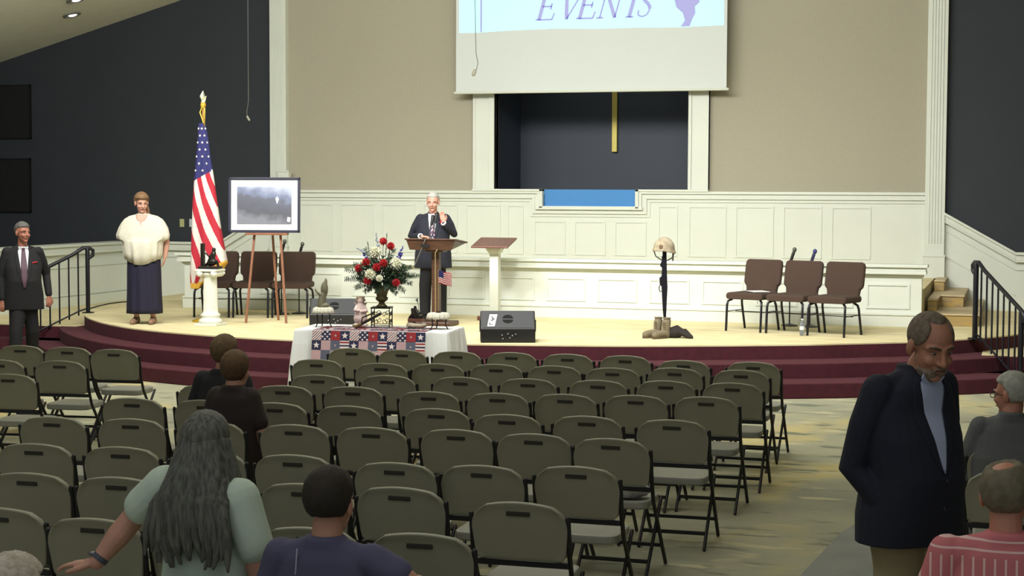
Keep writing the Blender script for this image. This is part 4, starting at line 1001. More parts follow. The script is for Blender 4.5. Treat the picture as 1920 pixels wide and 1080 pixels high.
for px, py, y in ((719, 457, 0), (734, 466, -.02), (688, 497, -.1), (673, 509, -.08), (711, 506, -.17), (724, 498, -.16), (693, 532, -.17), (748, 536, -.14)): blossom(px, py, .047, rd, 'red_bloom', y)
for px, py, y, r in ((705, 478, -.06, .052), (699, 520, -.17, .05), (746, 500, -.08, .055), (681, 500, .0, .04), (717, 527, -.2, .03)): blossom(px, py, r * 1.3, wh, 'white_bloom', y, 70)
for base, tip, mm, n in (((708, 470), (704, 440), 2, 14), ((683, 478), (665, 470), 0, 9), ((748, 488), (758, 465), 2, 14), ((750, 487), (756, 478), 2, 14), ((685, 490), (678, 474), 2, 12)):
    a, b = fpos(*base), fpos(*tip, .02); m = MB()
    for i in range(n):
        q = i / n; c = a.lerp(b, q) + Vector((rf.uniform(-1, 1), rf.uniform(-1, 1), rf.uniform(-1, 1))) * .012 * (1.3 - q); m.ball(c, .011 * (1.25 - q * .6), 6, 4)
    m.build('blue_spike' if mm else 'bud_spike', bl if mm and tip != (704, 440) else mat('bud_grey', (150, 158, 172), .7), t); stems.tube([core, a, b], .0025, 5, 0)
for base, tip in (((724, 480), (726, 441)), ((692, 480), (688, 458)), ((730, 490), (732, 470))):
    a, b = fpos(*base), fpos(*tip); stems.tube([core, a, b], .004, 5, 0)
    for i in range(6): leaf(stems, a.lerp(b, i / 6), (b - a) + Vector((rf.uniform(-.02, .02), 0, 0)), .03, .007, 0)
stems.build('stems', leafm[0], t)
# figurine group with tiny pennant on a wooden base and stone
p = tp(780, 615); t = thing('stone_mound', 'pale rough stone under the dark figurine group on the table', 'stone', p)
organic(MB().ball((0, 0, .025), (.12, .07, .032), 16, 8).ball((-.05, 0, .04), (.06, .05, .03)).ball((.06, .0, .03), (.07, .05, .03)), 'stone', mat('pale_stone', (170, 160, 138), .9, noise_amt=.25, scale=25), t, .006, 2)
t = thing('figurine_group', 'dark figurine group raising a little pennant on a brown wooden base', 'figurine', p + Vector((.0, 0, .068)), 0)
MB().box(-.085, .085, -.04, .04, 0, .035).build('base', wood_red, t, bevel=.004)
lumps('figures', t, dkb, [('t', [(-.06, 0, .04), (-.03, 0, .08), (.0, 0, .1)], [.03, .025, .02]), ('t', [(.04, 0, .03), (.02, 0, .09), (-.01, 0, .14)], [.035, .03, .02]), ('b', (-.01, 0, .16), .018), ('t', [(-.0, 0, .04), (-.03, -.02, .1), (-.04, -.02, .14)], [.03, .02, .014]), ('b', (.045, 0, .1), .02), ('t', [(-.02, 0, .04), (.06, 0, .06)], .03)], .005, 2)
MB().tube([(.04, 0, .06), (.02, 0, .24)], .003, 6).build('staff', irn, t); MB().slab([(0, 0), (-.03, -.03), (0, -.06)], (.022, 0, .27), (1, 0, 0), (0, 0, 1), (0, 1, 0), .003).build('pennant', mat('pennant_grey', (92, 100, 84), .8), t)

# ------------------------------------------------------------------ people
def V3(*a): return Vector(a)
def head_shapes(m, M, wide=1.0):
    """head in its own frame: centre at eye height, facing -Y"""
    k = len(m.v)
    m.ball((0, .014, .032), (.075 * wide, .093, .083), 24, 14)
    m.ball((0, -.028, -.028), (.061 * wide, .060, .082), 20, 12)
    m.ball((0, -.030, -.072), (.05 * wide, .048, .038), 16, 10)
    m.ball((0, -.070, -.094), (.024, .018, .017), 12, 8)
    m.tube([(0, -.083, .018), (0, -.098, -.012), (0, -.104, -.027)], [.008, .011, .0135], 10)
    for s in (-1, 1):
        m.ball((s * .013, -.094, -.03), (.009, .01, .007), 8, 6)
        m.ball((s * .034, -.066, -.028), (.024, .02, .022), 12, 8)
        m.tube([(s * .012, -.080, .022), (s * .034, -.076, .026), (s * .052, -.06, .02)], [.009, .010, .009], 8)
        m.ball((s * .078 * wide, .012, -.008), (.010, .02, .031), 10, 8)
        m.ball((s * .075 * wide, .006, -.03), (.008, .012, .012), 8, 6)
    m.ball((0, -.086, -.053), (.024, .010, .006), 12, 6); m.ball((0, -.083, -.064), (.021, .010, .007), 12, 6)
    m.xform(M, k)
def hand_shapes(m, W, D, Nn, side, curl=.45, sc=1.0, spread=0.0):
    """W wrist, D towards the fingers, Nn out of the palm; side +1 when the thumb lies along D x Nn"""
    D = D.normalized(); Nn = (Nn - D * Nn.dot(D)).normalized(); A = D.cross(Nn) * side
    f = lambda a, b, c: W + (A * a + D * b + Nn * c) * sc
    m.tube([f(0, -.02, 0), f(0, .02, 0)], [.026 * sc, .027 * sc], 12, flat=.75, ref=A)
    rings = []
    for b, hw, th in ((.005, .024, .014), (.03, .034, .015), (.06, .040, .014), (.088, .040, .012), (.096, .036, .009)):
        rings.append([W + (A * hw * math.cos(2 * PI * j / 14) + Nn * th * math.sin(2 * PI * j / 14) + D * b) * sc for j in range(14)])
    m.loft(rings)
    for i, (a, L_, r) in enumerate(((.030, .068, .0088), (.010, .078, .0092), (-.010, .073, .0088), (-.029, .057, .0078))):
        p = f(a, .085, 0); pts = [p - D * .02 * sc, p]; ang = curl * .35; sp_ = (1.5 - i) * spread
        for seg, fr_ in enumerate((.44, .31, .25)):
            d = (D * math.cos(ang) + Nn * math.sin(ang) + A * sp_).normalized(); p = p + d * L_ * fr_ * sc; pts.append(p); ang += curl
        m.tube(pts, [r * sc, r * sc, r * .98 * sc, r * .92 * sc, r * .8 * sc], 8)
    b0 = f(.022, .018, .006); m.tube([b0, f(.045, .045, .014), f(.056, .070, .018), f(.058 - .01 * curl, .092, .022)], [.014 * sc, .0125 * sc, .011 * sc, .009 * sc], 8)
def hair_ball(parent, M, fn, material, name='hair', r=(.081, .101, .092), res=(72, 44), strand=.035, c=(0, .014, .034)):
    """hair as a closed cap: fn(direction) -> 0..1 tells where it grows and how thick"""
    def k(d):
        q = fn(d); n = noise.noise(Vector((d.x * 9, d.y * 9, d.z * 3))) + .5 * noise.noise(Vector((d.x * 26, d.y * 26, d.z * 6)))
        return .86 + .17 * min(1, q) + max(0, q - 1) * .17 + (strand * n if q > .5 else 0)
    m = MB(); m.ball(c, r, res[0], res[1], fn=k); m.xform(M)
    return m.build(name, material, parent, smooth=True)
def sstep(a, b, x): t_ = max(0, min(1, (x - a) / (b - a))); return t_ * t_ * (3 - 2 * t_)
def short_hair(hairline=.42, side=-.28, back=-.45, thick=1.0):
    def fn(d):
        if d.y < -.25: e = hairline + .1 * (abs(d.x) > .55) * -3 * (abs(d.x) - .55)
        elif d.y < .1: e = side + (hairline - side) * (.1 - d.y) / .35
        else: e = back - .16
        return thick * sstep(e - .06, e + .06, d.z)
    return fn
skin_m = lambda n, c: mat('skin_' + n, c, .55, noise_amt=.08, scale=18)
def face_details(t, M, brow_c, iris=(50, 40, 34), looking_down=False, brow_w=.0045):
    """eyes, brows and mouth as parts"""
    for s in (-1, 1):
        m = MB(); m.ball((s * .031, -.0735, .006), (.0125, .009, .0048 if not looking_down else .003), 12, 8, 0); m.ball((s * .031, -.0818, .0055), (.0058, .003, .0048 if not looking_down else .003), 10, 6, 1); m.xform(M)
        m.build('eye', [mat('eye_white', (150, 134, 124), .3), mat('iris_dark', iris, .3)], t, smooth=True)
        MB().tube([(s * .016, -.0885, .026), (s * .034, -.0865, .031), (s * .050, -.0715, .026)], [brow_w * .8, brow_w, brow_w * .6], 6).xform(M).build('eyebrow', brow_c, t, smooth=True)
    MB().tube([(-.022, -.0905, -.0585), (0, -.096, -.0580), (.022, -.0905, -.0585)], .0022, 6).xform(M).build('mouth_line', mat('mouth_dark', (104, 56, 50), .7), t, smooth=True)
def torso_rings(m, secs, n=28):
    """secs: (x, y, z, half width, half depth)"""
    rings = []
    for x, y, z, a, b in secs:
        rings.append([(x + a * math.copysign(abs(math.cos(2 * PI * j / n)) ** .85, math.cos(2 * PI * j / n)), y + b * math.copysign(abs(math.sin(2 * PI * j / n)) ** .85, math.sin(2 * PI * j / n)), z) for j in range(n)])
    m.loft(rings)
class Person:
    def __init__(s, label, loc, rz, H=1.78, skin='light', skin_c=(196, 150, 128), seated=False, head_yaw=0, head_pitch=0, head_roll=0, head_off=(0, 0, 0), girth=1.0, sh=.19, fine=False):
        s.t = thing('person', label, 'person', loc, rz); s.H = H; s.k = H / 1.78; k = s.k; s.g = girth; s.skin = skin_m(skin, skin_c)
        s.armk = 1; s.drop = (.94 - .50) if seated else 0; z = -s.drop; s.seated = seated; s.vox = .0055 if fine else .0075
        s.hip = V3(0, .0, .94 * k + z); s.chest = V3(0, 0, 1.25 * k + z); s.neck = V3(0, .01, 1.50 * k + z)
        s.head = V3(0, -.015, 1.665 * k + z) + Vector(head_off)
        s.HM = Matrix.Translation(s.head) @ Matrix.Scale(1.05, 4) @ Matrix.Rotation(R(head_yaw), 4, 'Z') @ Matrix.Rotation(R(head_pitch), 4, 'X') @ Matrix.Rotation(R(head_roll), 4, 'Y')
        s.sh = {-1: V3(-sh * k, .01, 1.435 * k + z), 1: V3(sh * k, .01, 1.435 * k + z)}
        s.el = {q: s.sh[q] + V3(q * .055, .015, -.30 * k) for q in (-1, 1)}; s.wr = {q: s.el[q] + V3(q * -.005, -.06, -.245 * k) for q in (-1, 1)}
        s.hd = {q: V3(0, -.12, -1) for q in (-1, 1)}; s.pn = {q: V3(-q, 0, 0) for q in (-1, 1)}; s.curl = {-1: .45, 1: .45}
        if seated:
            s.kn = {q: V3(q * .12, -.44 * k, .50) for q in (-1, 1)}; s.an = {q: V3(q * .12, -.42 * k, .09) for q in (-1, 1)}
        else:
            s.kn = {q: V3(q * .105, -.015, .50 * k) for q in (-1, 1)}; s.an = {q: V3(q * .11, .02, .085) for q in (-1, 1)}
    def body(s):
        m = MB(); k = s.k; g = s.g
        head_shapes(m, s.HM)
        hb = s.HM @ V3(0, .012, -.05); m.tube([hb, (hb + s.neck) / 2, s.neck - V3(0, 0, .05)], [.054, .056, .066], 14)
        torso_rings(m, [(s.hip.x, s.hip.y, s.hip.z - .06, .13 * g, .09 * g), (s.hip.x, s.hip.y, s.hip.z + .06, .135 * g, .095 * g), (s.chest.x, s.chest.y, s.chest.z, .14 * g, .09 * g), (s.chest.x, s.chest.y, s.chest.z + .14, .14, .08), (s.neck.x, s.neck.y, s.neck.z - .03, .08, .06)])
        for q in (-1, 1):
            m.tube([s.neck + V3(q * .03, 0, -.04), s.sh[q] - V3(0, 0, .02)], [.05, .045], 10)
            m.tube([s.sh[q], s.sh[q].lerp(s.el[q], .5), s.el[q], s.el[q].lerp(s.wr[q], .4), s.wr[q]], [.045 * s.armk, .043 * g * s.armk, .036 * s.armk, .037 * s.armk, .026 * (1 + s.armk) / 2], 12)
            D = s.hd[q]; N = s.pn[q]; Dn = D.normalized(); Nn = (N - Dn * N.dot(Dn)).normalized()
            hand_shapes(m, s.wr[q] + Dn * .015, D, N, s.thumb.get(q, 1) if hasattr(s, 'thumb') else 1, s.curl[q], k)
            m.tube([s.hip + V3(q * .075, 0, 0), s.hip.lerp(s.kn[q], .5) + V3(q * .04, 0, 0), s.kn[q], s.kn[q].lerp(s.an[q], .35), s.an[q]], [.075, .068, .05, .048, .034], 12)
            m.tube([s.an[q] - V3(0, -.02, .03), s.an[q] + V3(q * .01, -.12, -.055)], [.034, .026], 10)
        s.b = organic(m, 'body', s.skin, s.t, s.vox, 3, .4); return s.b
    def sleeves(s, m, r=(.066, .058, .05, .043), upto=1.0, which=(-1, 1)):
        for q in which:
            e = s.wr[q]; pts = [s.sh[q] + V3(-q * .02, 0, -.0), s.sh[q].lerp(s.el[q], .45), s.el[q]]
            if upto >= 1: m.tube(pts + [s.el[q].lerp(e, .55), e - (e - s.el[q]).normalized() * .012], [r[0], r[1], r[2], r[2] * .95, r[3]], 14)
            else: m.tube([pts[0], pts[0].lerp(s.el[q], upto * .5), s.sh[q].lerp(s.el[q], upto)], [r[0], r[1] * 1.05, r[1]], 14)
    def jacket(s, material, hem=.80, g=1.0, waist=.0, sleeves=True, belly=0, name='jacket', sl=(.066, .058, .05, .043)):
        m = MB(); z = s.chest.z; k = s.k; hz = s.hip.z - (.94 - hem) * k; a = g * s.g; n = s.neck
        torso_rings(m, [(s.hip.x, s.hip.y, hz, .205 * a, .135 * a), (s.hip.x, s.hip.y, s.hip.z, .198 * a, .133 * a + belly * .6), (s.chest.x * .5, (s.hip.y + s.chest.y) / 2 - belly * .5, (s.hip.z + s.chest.z) / 2, .178 * a, .125 * a + belly), (s.chest.x, s.chest.y, z, .185 * a, .125 * a + belly * .4), (s.chest.x, s.chest.y, z + .11, .192 * (a + 1) / 2, .118), (n.x, n.y, n.z - .06, .165, .094), (n.x, n.y, n.z - .02, .115, .08), (n.x, n.y + .012, n.z + .015, .075, .07), (n.x, n.y + .02, n.z + .035, .066, .062)])
        for q in (-1, 1): m.tube([n + V3(q * .045, .012, -.035), n.lerp(s.sh[q], .55) + V3(0, .005, -.018), s.sh[q] + V3(-q * .015, 0, -.012)], [.058, .056, .058], 14)
        if sleeves: s.sleeves(m, sl)
        s.j = organic(m, name, material, s.t, s.vox, 5, .5); s.bv = bvh_of(s.j); return s.j
    def trousers(s, material, g=1.0, cuff=.075):
        m = MB(); torso_rings(m, [(s.hip.x, s.hip.y, s.hip.z - .09, .165 * g * s.g, .115 * g * s.g), (s.hip.x, s.hip.y, s.hip.z + .07, .16 * g * s.g, .11 * g * s.g)])
        for q in (-1, 1): m.tube([s.hip + V3(q * .08, 0, -.02), s.hip.lerp(s.kn[q], .5) + V3(q * .02, 0, 0), s.kn[q], s.an[q] + V3(0, 0, -.0)], [.10 * g * min(s.g, 1.15), .09 * g, .075 * g, cuff], 14)
        return organic(m, 'trousers', material, s.t, .009, 5, .5)
    def shoes(s, material):
        for q in (-1, 1):
            a = s.an[q]; z = a.z - .085; m = MB(); m.tube([(a.x, a.y + .035, z + .042), (a.x + q * .005, a.y - .04, z + .05), (a.x + q * .012, a.y - .15, z + .034), (a.x + q * .014, a.y - .185, z + .03)], [.04, .042, .036, .028], 12)
            m.ball((a.x, a.y + .01, z + .075), (.042, .05, .03), 12, 8); o = organic(m, 'shoe', material, s.t, .007, 3)
            for v in o.data.vertices: v.co.z = max(v.co.z, .002)
    def vneck(s, shirt, tie=None, bottom=1.12, width=.062, lapel=None, tie_colour=None, tie_w=.034, button=None):
        k = s.k; z0 = s.neck.z - .0; z1 = s.chest.z + (bottom - 1.25) * k; rows = []
        N = 16
        for i in range(N + 1):
            f = i / N; z = z0 + (z1 - z0) * f; w = width * (1 - f) ** .8 + .004; w = min(w, .03 + f * .5); rows.append((z, -w, w))
        o = cloth_patch(s.bv, 'shirt', shirt, s.t, rows, .0035, 8)
        for q in (-1, 1):
            c = MB(); c.slab([(0, 0), (q * .055, .035), (q * .062, .01), (q * .028, -.035)], s.neck + V3(0, -.085, -.022), (1, 0, 0), (0, -.25, 1), (0, -1, -.2), .006); c.build('collar', shirt, s.t)
        if tie:
            rw = [(z0 - .012 + (z1 - z0) * f, -(.017 + .018 * min(1, f * 2.4)) * tie_w / .034 * (1 - .0 * f), (.017 + .018 * min(1, f * 2.4)) * tie_w / .034) for f in [i / 22 for i in range(23)]]
            rw = [(z, -min(-a, width * 1.0 * max(.02, 1 - (z0 - z) / (z0 - z1)) ** .8 + .012), min(b, width * max(.02, 1 - (z0 - z) / (z0 - z1)) ** .8 + .012)) for z, a, b in rw]
            cloth_patch(s.bv, 'tie', tie, s.t, rw, .010, 6, colour=tie_colour)
            MB().loft([[(x * a, y * a - .0, z) for x, y in ((-.018, -.008), (.018, -.008), (.018, .008), (-.018, .008))] for z, a in ((.0, 1.0), (-.035, .7))]).xform(Matrix.Translation(s.neck + V3(0, -.096, -.012))).build('tie_knot', tie[0] if isinstance(tie, list) else tie, s.t)
        if lapel:
            for q in (-1, 1):
                rows = []
                for i in range(N + 1):
                    f = i / N; z = z0 - .004 + (z1 - z0) * f; w = width * (1 - f) ** .8 + .004; w = min(w, .03 + f * .5); wide = .048 * math.sin(min(1, f * 1.6 + .18) * PI / 2) * (1 - f ** 3) + .004
                    a, b = (w - .002, w + wide) if q > 0 else (-w - wide, -w + .002); rows.append((z, a, b))
                cloth_patch(s.bv, 'lapel', lapel, s.t, rows, .005, 5)
            if button:
                for dz in (-.03, -.14):
                    h = s.bv.ray_cast(V3(.012, -1, z1 + dz * k), V3(0, 1, 0))
                    if h[0]: MB().ball(h[0] + V3(0, -.002, 0), (.009, .005, .009), 8, 6).build('button', button, s.t)
bk_shoe = mat('shoe_black', (22, 20, 20), .35)
navy_suit = mat('suit_navy', (28, 31, 44), .85, noise_amt=.12, scale=60); black_suit = mat('suit_black', (19, 19, 23), .85, noise_amt=.1, scale=60); shirt_w = mat('shirt_white', (222, 224, 228), .8)
# --- the man speaking at the lectern
p = gp(812, 600, ZS)
P = Person('grey-haired man in a dark suit speaking at the lectern with one hand raised', p, R(15), 1.71, 'speaker', (206, 150, 132), head_yaw=-4, head_pitch=8, head_off=(.0, -.02, .0), girth=1.14, sh=.2, fine=True)
P.thumb = {-1: 1, 1: 1}
P.el[1] = V3(.29, -.06, 1.17); P.wr[1] = V3(.165, -.19, 1.315); P.hd[1] = V3(-.25, -.05, 1); P.pn[1] = V3(0, -1, 0); P.curl[1] = .18
P.el[-1] = V3(-.30, .02, 1.14); P.wr[-1] = V3(-.16, -.2, 1.145); P.hd[-1] = V3(1, -.35, -.08); P.pn[-1] = V3(0, .1, -1); P.curl[-1] = .5; P.thumb[-1] = 1
P.body(); P.jacket(navy_suit, hem=.74, g=1.1, belly=.03); P.trousers(mat('trouser_dark', (26, 27, 33), .85), 1.15); P.shoes(bk_shoe)
tie_p = [mat('tie_navy', (40, 42, 78), .6), mat('tie_red', (150, 36, 52), .6), mat('tie_white', (206, 206, 212), .6)]
P.vneck(shirt_w, tie_p, 1.08, .062, navy_suit, tie_colour=lambda i, j: (i * 2 + j * 3 + (i * j) % 3) % 3)
for q, a, b in ((1, P.el[1], P.wr[1]), (-1, P.el[-1], P.wr[-1])):
    d = (b - a).normalized(); MB().tube([b - d * .03, b + d * .022], [.039, .038], 16, round_=False).build('shirt_cuff', shirt_w, P.t)
h = P.bv.ray_cast(V3(.12, -1, 1.33), V3(0, 1, 0))
if h[0]: MB().ball(h[0] + V3(0, -.004, 0), (.03, .008, .022), 10, 6).build('pocket_square', mat('square_red', (190, 30, 44), .7), P.t)
hair_grey = mat('hair_silver', (178, 176, 170), .7, noise_amt=.2, scale=40)
hair_ball(P.t, P.HM, short_hair(.50, -.2, -.5, 1.15), hair_grey); face_details(P.t, P.HM, mat('brow_grey', (168, 150, 138)), looking_down=True)
# --- the woman standing on the stage
p = gp(271, 607, ZS)
P = Person('woman in a loose cream blouse and long navy skirt standing on the stage', p, R(14), 1.70, 'woman', (200, 150, 130), head_yaw=26, head_pitch=14, head_off=(-.012, -.025, -.005), girth=1.25, sh=.185, fine=True)
P.el[1] = V3(.295, .05, 1.08); P.wr[1] = V3(.275, .03, .885); P.hd[1] = V3(-.3, .1, -1); P.curl[1] = .5; P.el[-1] = V3(-.27, .10, 1.08); P.wr[-1] = V3(-.20, .18, .93); P.hd[-1] = V3(.8, .3, -.5); P.curl[-1] = .4
P.thumb = {-1: -1, 1: 1}
P.body()
blouse = mat('blouse_cream', (206, 202, 184), .85, noise_amt=.08, scale=25, bump=.1)
m = MB(); n_ = P.neck; rings = []
for z, a, b, rp in ((.845, .12, .13, .022), (.85, .225, .175, .022), (.93, .25, .182, .018), (1.0, .258, .182, .014), (1.075, .265, .18, .010), (1.10, .30, .165, .008), (1.115, .345, .15, .007), (1.17, .352, .148, .006), (1.26, .325, .142, .005), (1.325, .29, .125, .003), (1.375, .25, .11, 0), (1.415, .185, .09, 0), (1.436, .095, .075, 0), (1.445, .08, .068, 0)):
    ring = []
    for j in range(120):
        t_ = 2 * PI * j / 120; c, q = math.cos(t_), math.sin(t_); f = 1 + rp * 2.2 * (math.sin(11 * t_ + z * 3) + .5 * math.sin(17 * t_ + 1))
        dip = -.07 * max(0, -q) ** 3 if z < .9 else 0
        ring.append((a * math.copysign(abs(c) ** .9, c) * f, .0 + b * math.copysign(abs(q) ** .9, q) * f - (.02 if z < 1.2 else 0), z + dip))
    rings.append(ring)
m.loft(rings); P.j = m.build('blouse', blouse, P.t, smooth=True); P.bv = bvh_of(P.j)
cloth_patch(P.bv, 'neckline', P.skin, P.t, [(n_.z - .15 * f, -w_, w_) for f in [i / 20 for i in range(21)] for w_ in [max(.075 * math.sqrt(max(0, 1 - (f / .6) ** 2)), .02 * (1 - f)) + .002]], .003, 8)
skirt = mat('skirt_navy', (24, 22, 46), .85, noise_amt=.12, scale=10); m = MB(); rings = []
for z, a, b in ((.985, .185, .15), (.9, .215, .175), (.7, .222, .18), (.45, .225, .175), (.2, .235, .175), (.14, .237, .175)):
    rings.append([((a + .007 * math.sin(9 * 2 * PI * j / 72) * (1 - z)) * math.cos(2 * PI * j / 72), (b + .014 * math.sin(11 * 2 * PI * j / 72) * (1 - z)) * math.sin(2 * PI * j / 72), z) for j in range(72)])
m.loft(rings); m.build('skirt', skirt, P.t, smooth=True)
P.shoes(mat('sandal_tan', (138, 108, 88), .6))
hb = mat('hair_brown', (122, 92, 62), .7, noise_amt=.35, scale=30); hair_ball(P.t, P.HM, short_hair(.38, -.75, -.7, 1.3), hb, r=(.087, .106, .097)); face_details(P.t, P.HM, mat('brow_brown', (110, 80, 60)))
m = MB()
for i in range(7): m.tube([P.HM @ V3(.066, .03 + .012 * i - .04, -.02), P.HM @ V3(.08, -.0 + .006 * i - .03, -.085), P.HM @ V3(.072 + .006 * i % .02, -.04 + .004 * i, -.15), P.HM @ V3(.055, -.055, -.205 - .008 * (i % 3))], [.016, .02, .018, .008], 8)
m.build('ponytail', hb, P.t, smooth=True)
# --- the man in the dark suit at the far left
p = gp(46, 700, 0)
P = Person('man in a black suit walking in front of the stage at the left edge', p, R(38), 1.86, 'usher', (170, 112, 92), head_yaw=28, head_pitch=3, head_off=(.0, -.02, .0), girth=1.12, sh=.195)
P.hd[-1] = V3(.0, -.15, -1); P.curl = {-1: .7, 1: .75}; P.thumb = {-1: -1, 1: 1}; P.pn = {-1: V3(.4, 1, 0), 1: V3(-.4, 1, 0)}
P.el[1] = P.sh[1] + V3(.08, .09, -.29); P.wr[1] = P.el[1] + V3(.02, -.1, -.24); P.an[1] = V3(.11, .2, .12); P.kn[1] = V3(.105, .03, .53); P.an[-1] = V3(-.11, -.13, .085); P.kn[-1] = V3(-.105, -.12, .53)
P.body(); P.jacket(black_suit, hem=.76, g=1.08, belly=.035); P.trousers(black_suit, 1.1); P.shoes(bk_shoe)
P.vneck(shirt_w, mat('tie_plum', (84, 58, 74), .6), 1.03, .07, black_suit, tie_w=.036)
h = P.bv.ray_cast(V3(.125, -1, 1.37), V3(0, 1, 0))
if h[0]: MB().tube([h[0] + V3(-.03, -.004, 0), h[0] + V3(.03, -.004, .01)], .008, 6).build('pocket_square', mat('square_red', (190, 30, 44)), P.t)
hair_ball(P.t, P.HM, short_hair(.4, -.15, -.5, 1.15), mat('hair_salt', (92, 90, 86), .7, noise_amt=.3, scale=30)); face_details(P.t, P.HM, mat('brow_dark', (70, 58, 50)))
# --- the bearded man standing in the aisle
hp = gd(1752, 660, 6.7); rzm = R(48)
loc = Vector((hp.x - .09, hp.y + .08, 0))
P = Person('bearded man in a navy blazer and khaki trousers looking down in the aisle', loc, rzm, 1.85, 'aisle', (176, 124, 98), head_yaw=-14, head_pitch=20, head_off=(.0, -.085, -.056), girth=1.1, sh=.19, fine=True); P.HM = P.HM @ Matrix.Scale(1.06, 4)
P.chest.y -= .0; P.neck.y -= .035
P.el[-1] = P.sh[-1] + V3(-.045, .07, -.32); P.wr[-1] = P.el[-1] + V3(.085, -.13, -.155); P.el[1] = P.sh[1] + V3(.045, .05, -.32); P.wr[1] = P.el[1] + V3(-.09, -.13, -.155)
P.hd = {-1: V3(.45, .25, -1), 1: V3(-.45, .25, -1)}; P.thumb = {-1: -1, 1: 1}; P.pn = {-1: V3(1, .3, 0), 1: V3(-1, .3, 0)}; P.curl = {-1: .3, 1: .3}
P.body(); blazer = mat('blazer_navy', (24, 28, 44), .85, noise_amt=.12, scale=50); P.jacket(blazer, hem=.83, g=1.1, belly=.03, sl=(.07, .067, .062, .058))
khaki = mat('khaki', (150, 138, 104), .85, noise_amt=.1, scale=12); P.trousers(khaki, 1.1); P.shoes(mat('shoe_brown', (70, 48, 34), .5))
P.vneck(mat('shirt_blue', (170, 180, 208), .8), None, 1.12, .07, blazer, button=mat('button_dark', (30, 30, 34), .4))
def buzz(d):
    if d.y < -.2: e = .86 if abs(d.x) < .5 else .7 - (abs(d.x) - .5) * 2.4
    elif d.y < .12: e = -.15
    else: e = -.55
    return .92 * sstep(e - .12, e + .1, d.z)
hair_ball(P.t, P.HM, buzz, mat('hair_short_brown', (96, 80, 64), .85, rgb2=(120, 108, 94), scale=45), strand=.006, res=(110, 70), r=(.0785, .097, .0885))
def beard(d):
    return .9 * sstep(-.30, -.48, d.z) * sstep(.35, .1, d.y) * (1 - .9 * (sstep(.16, .08, abs(d.x)) * sstep(-.30, -.40, d.z) * sstep(-.62, -.52, d.z)))
hair_ball(P.t, P.HM, beard, mat('beard_grey', (112, 96, 80), .9, rgb2=(140, 128, 112), scale=40), 'beard', (.062, .0665, .094), (110, 70), .012, (0, -.030, -.032))
MB().tube([(-.028, -.088, -.066), (-.02, -.094, -.05), (0, -.099, -.045), (.02, -.094, -.05), (.028, -.088, -.066)], .0042, 8).xform(P.HM).build('moustache', mat('beard_grey', (112, 96, 80)), P.t, smooth=True)
face_details(P.t, P.HM, mat('brow_aisle', (70, 54, 42)), looking_down=True, brow_w=.0055)
# --- seated people seen from behind (rz = 180 faces the stage)
def seated(label, px, py, d, rz, cloth, hairfn, hair_m, skin_c, n, yaw=0, pitch=5, girth=1.1, H=1.75, sleeve=.55, pose=None, jacket=False, hthick=None, fine=False, roll=0, shw=.19, ztop=1.28, trous=(60, 62, 70)):
    hp = gd(px, py, d); P = Person(label, (hp.x, hp.y, 0), rz, H, n, skin_c, True, yaw, pitch, roll, (0, -.01, -.035), girth, shw, fine)
    f = Matrix.Rotation(rz, 3, 'Z') @ V3(0, -.015, 0); P.t.location = Vector((hp.x, hp.y, 0)) - f; dz = ztop - (P.head.z + .118)
    P.t['dz'] = dz; del P.t['dz']
    for a in ('chest', 'neck', 'head'): getattr(P, a).z += dz * (.6 if a == 'chest' else 1)
    P.HM = Matrix.Translation((0, 0, dz)) @ P.HM
    for dct in (P.sh, P.el, P.wr):
        for q in (-1, 1): dct[q].z += dz
    for q in (-1, 1): P.wr[q] = V3(q * .15, -.25, .68); P.el[q] = P.sh[q] + V3(q * .07, .0, -.29); P.hd[q] = V3(-.2 * q, -1, -.2); P.pn[q] = V3(0, 0, -1)
    if pose: pose(P)
    P.body()
    if jacket: P.jacket(cloth, hem=.86, g=1.06)
    else:
        m = MB(); c, nk = P.chest, P.neck
        torso_rings(m, [(0, 0, P.hip.z - .03, .19 * girth, .13 * girth), (0, 0, (P.hip.z + c.z) / 2, .182 * girth, .13 * girth), (c.x, c.y, c.z, .185 * girth, .122 * girth), (c.x, c.y, c.z + .11, .19, .115), (nk.x, nk.y, nk.z - .06, .16, .094), (nk.x, nk.y, nk.z - .02, .11, .08), (nk.x, nk.y + .01, nk.z + .012, .075, .07), (nk.x, nk.y + .012, nk.z + .022, .068, .064)])
        for q in (-1, 1): m.tube([nk + V3(q * .045, .012, -.035), nk.lerp(P.sh[q], .55) + V3(0, .005, -.018), P.sh[q] + V3(-q * .015, 0, -.01)], [.056, .055, .058], 14)
        P.sleeves(m, (.066 * P.armk ** .8, .062 * P.armk ** .8, .05, .045), sleeve); P.j = organic(m, 'shirt', cloth, P.t, .0075, 6, .5); P.bv = bvh_of(P.j)
    P.trousers(mat('seat_trousers_' + n, trous, .85)); P.shoes(bk_shoe)
    if hairfn: hair_ball(P.t, P.HM, hairfn, hair_m, strand=.03)
    face_details(P.t, P.HM, hair_m); return P
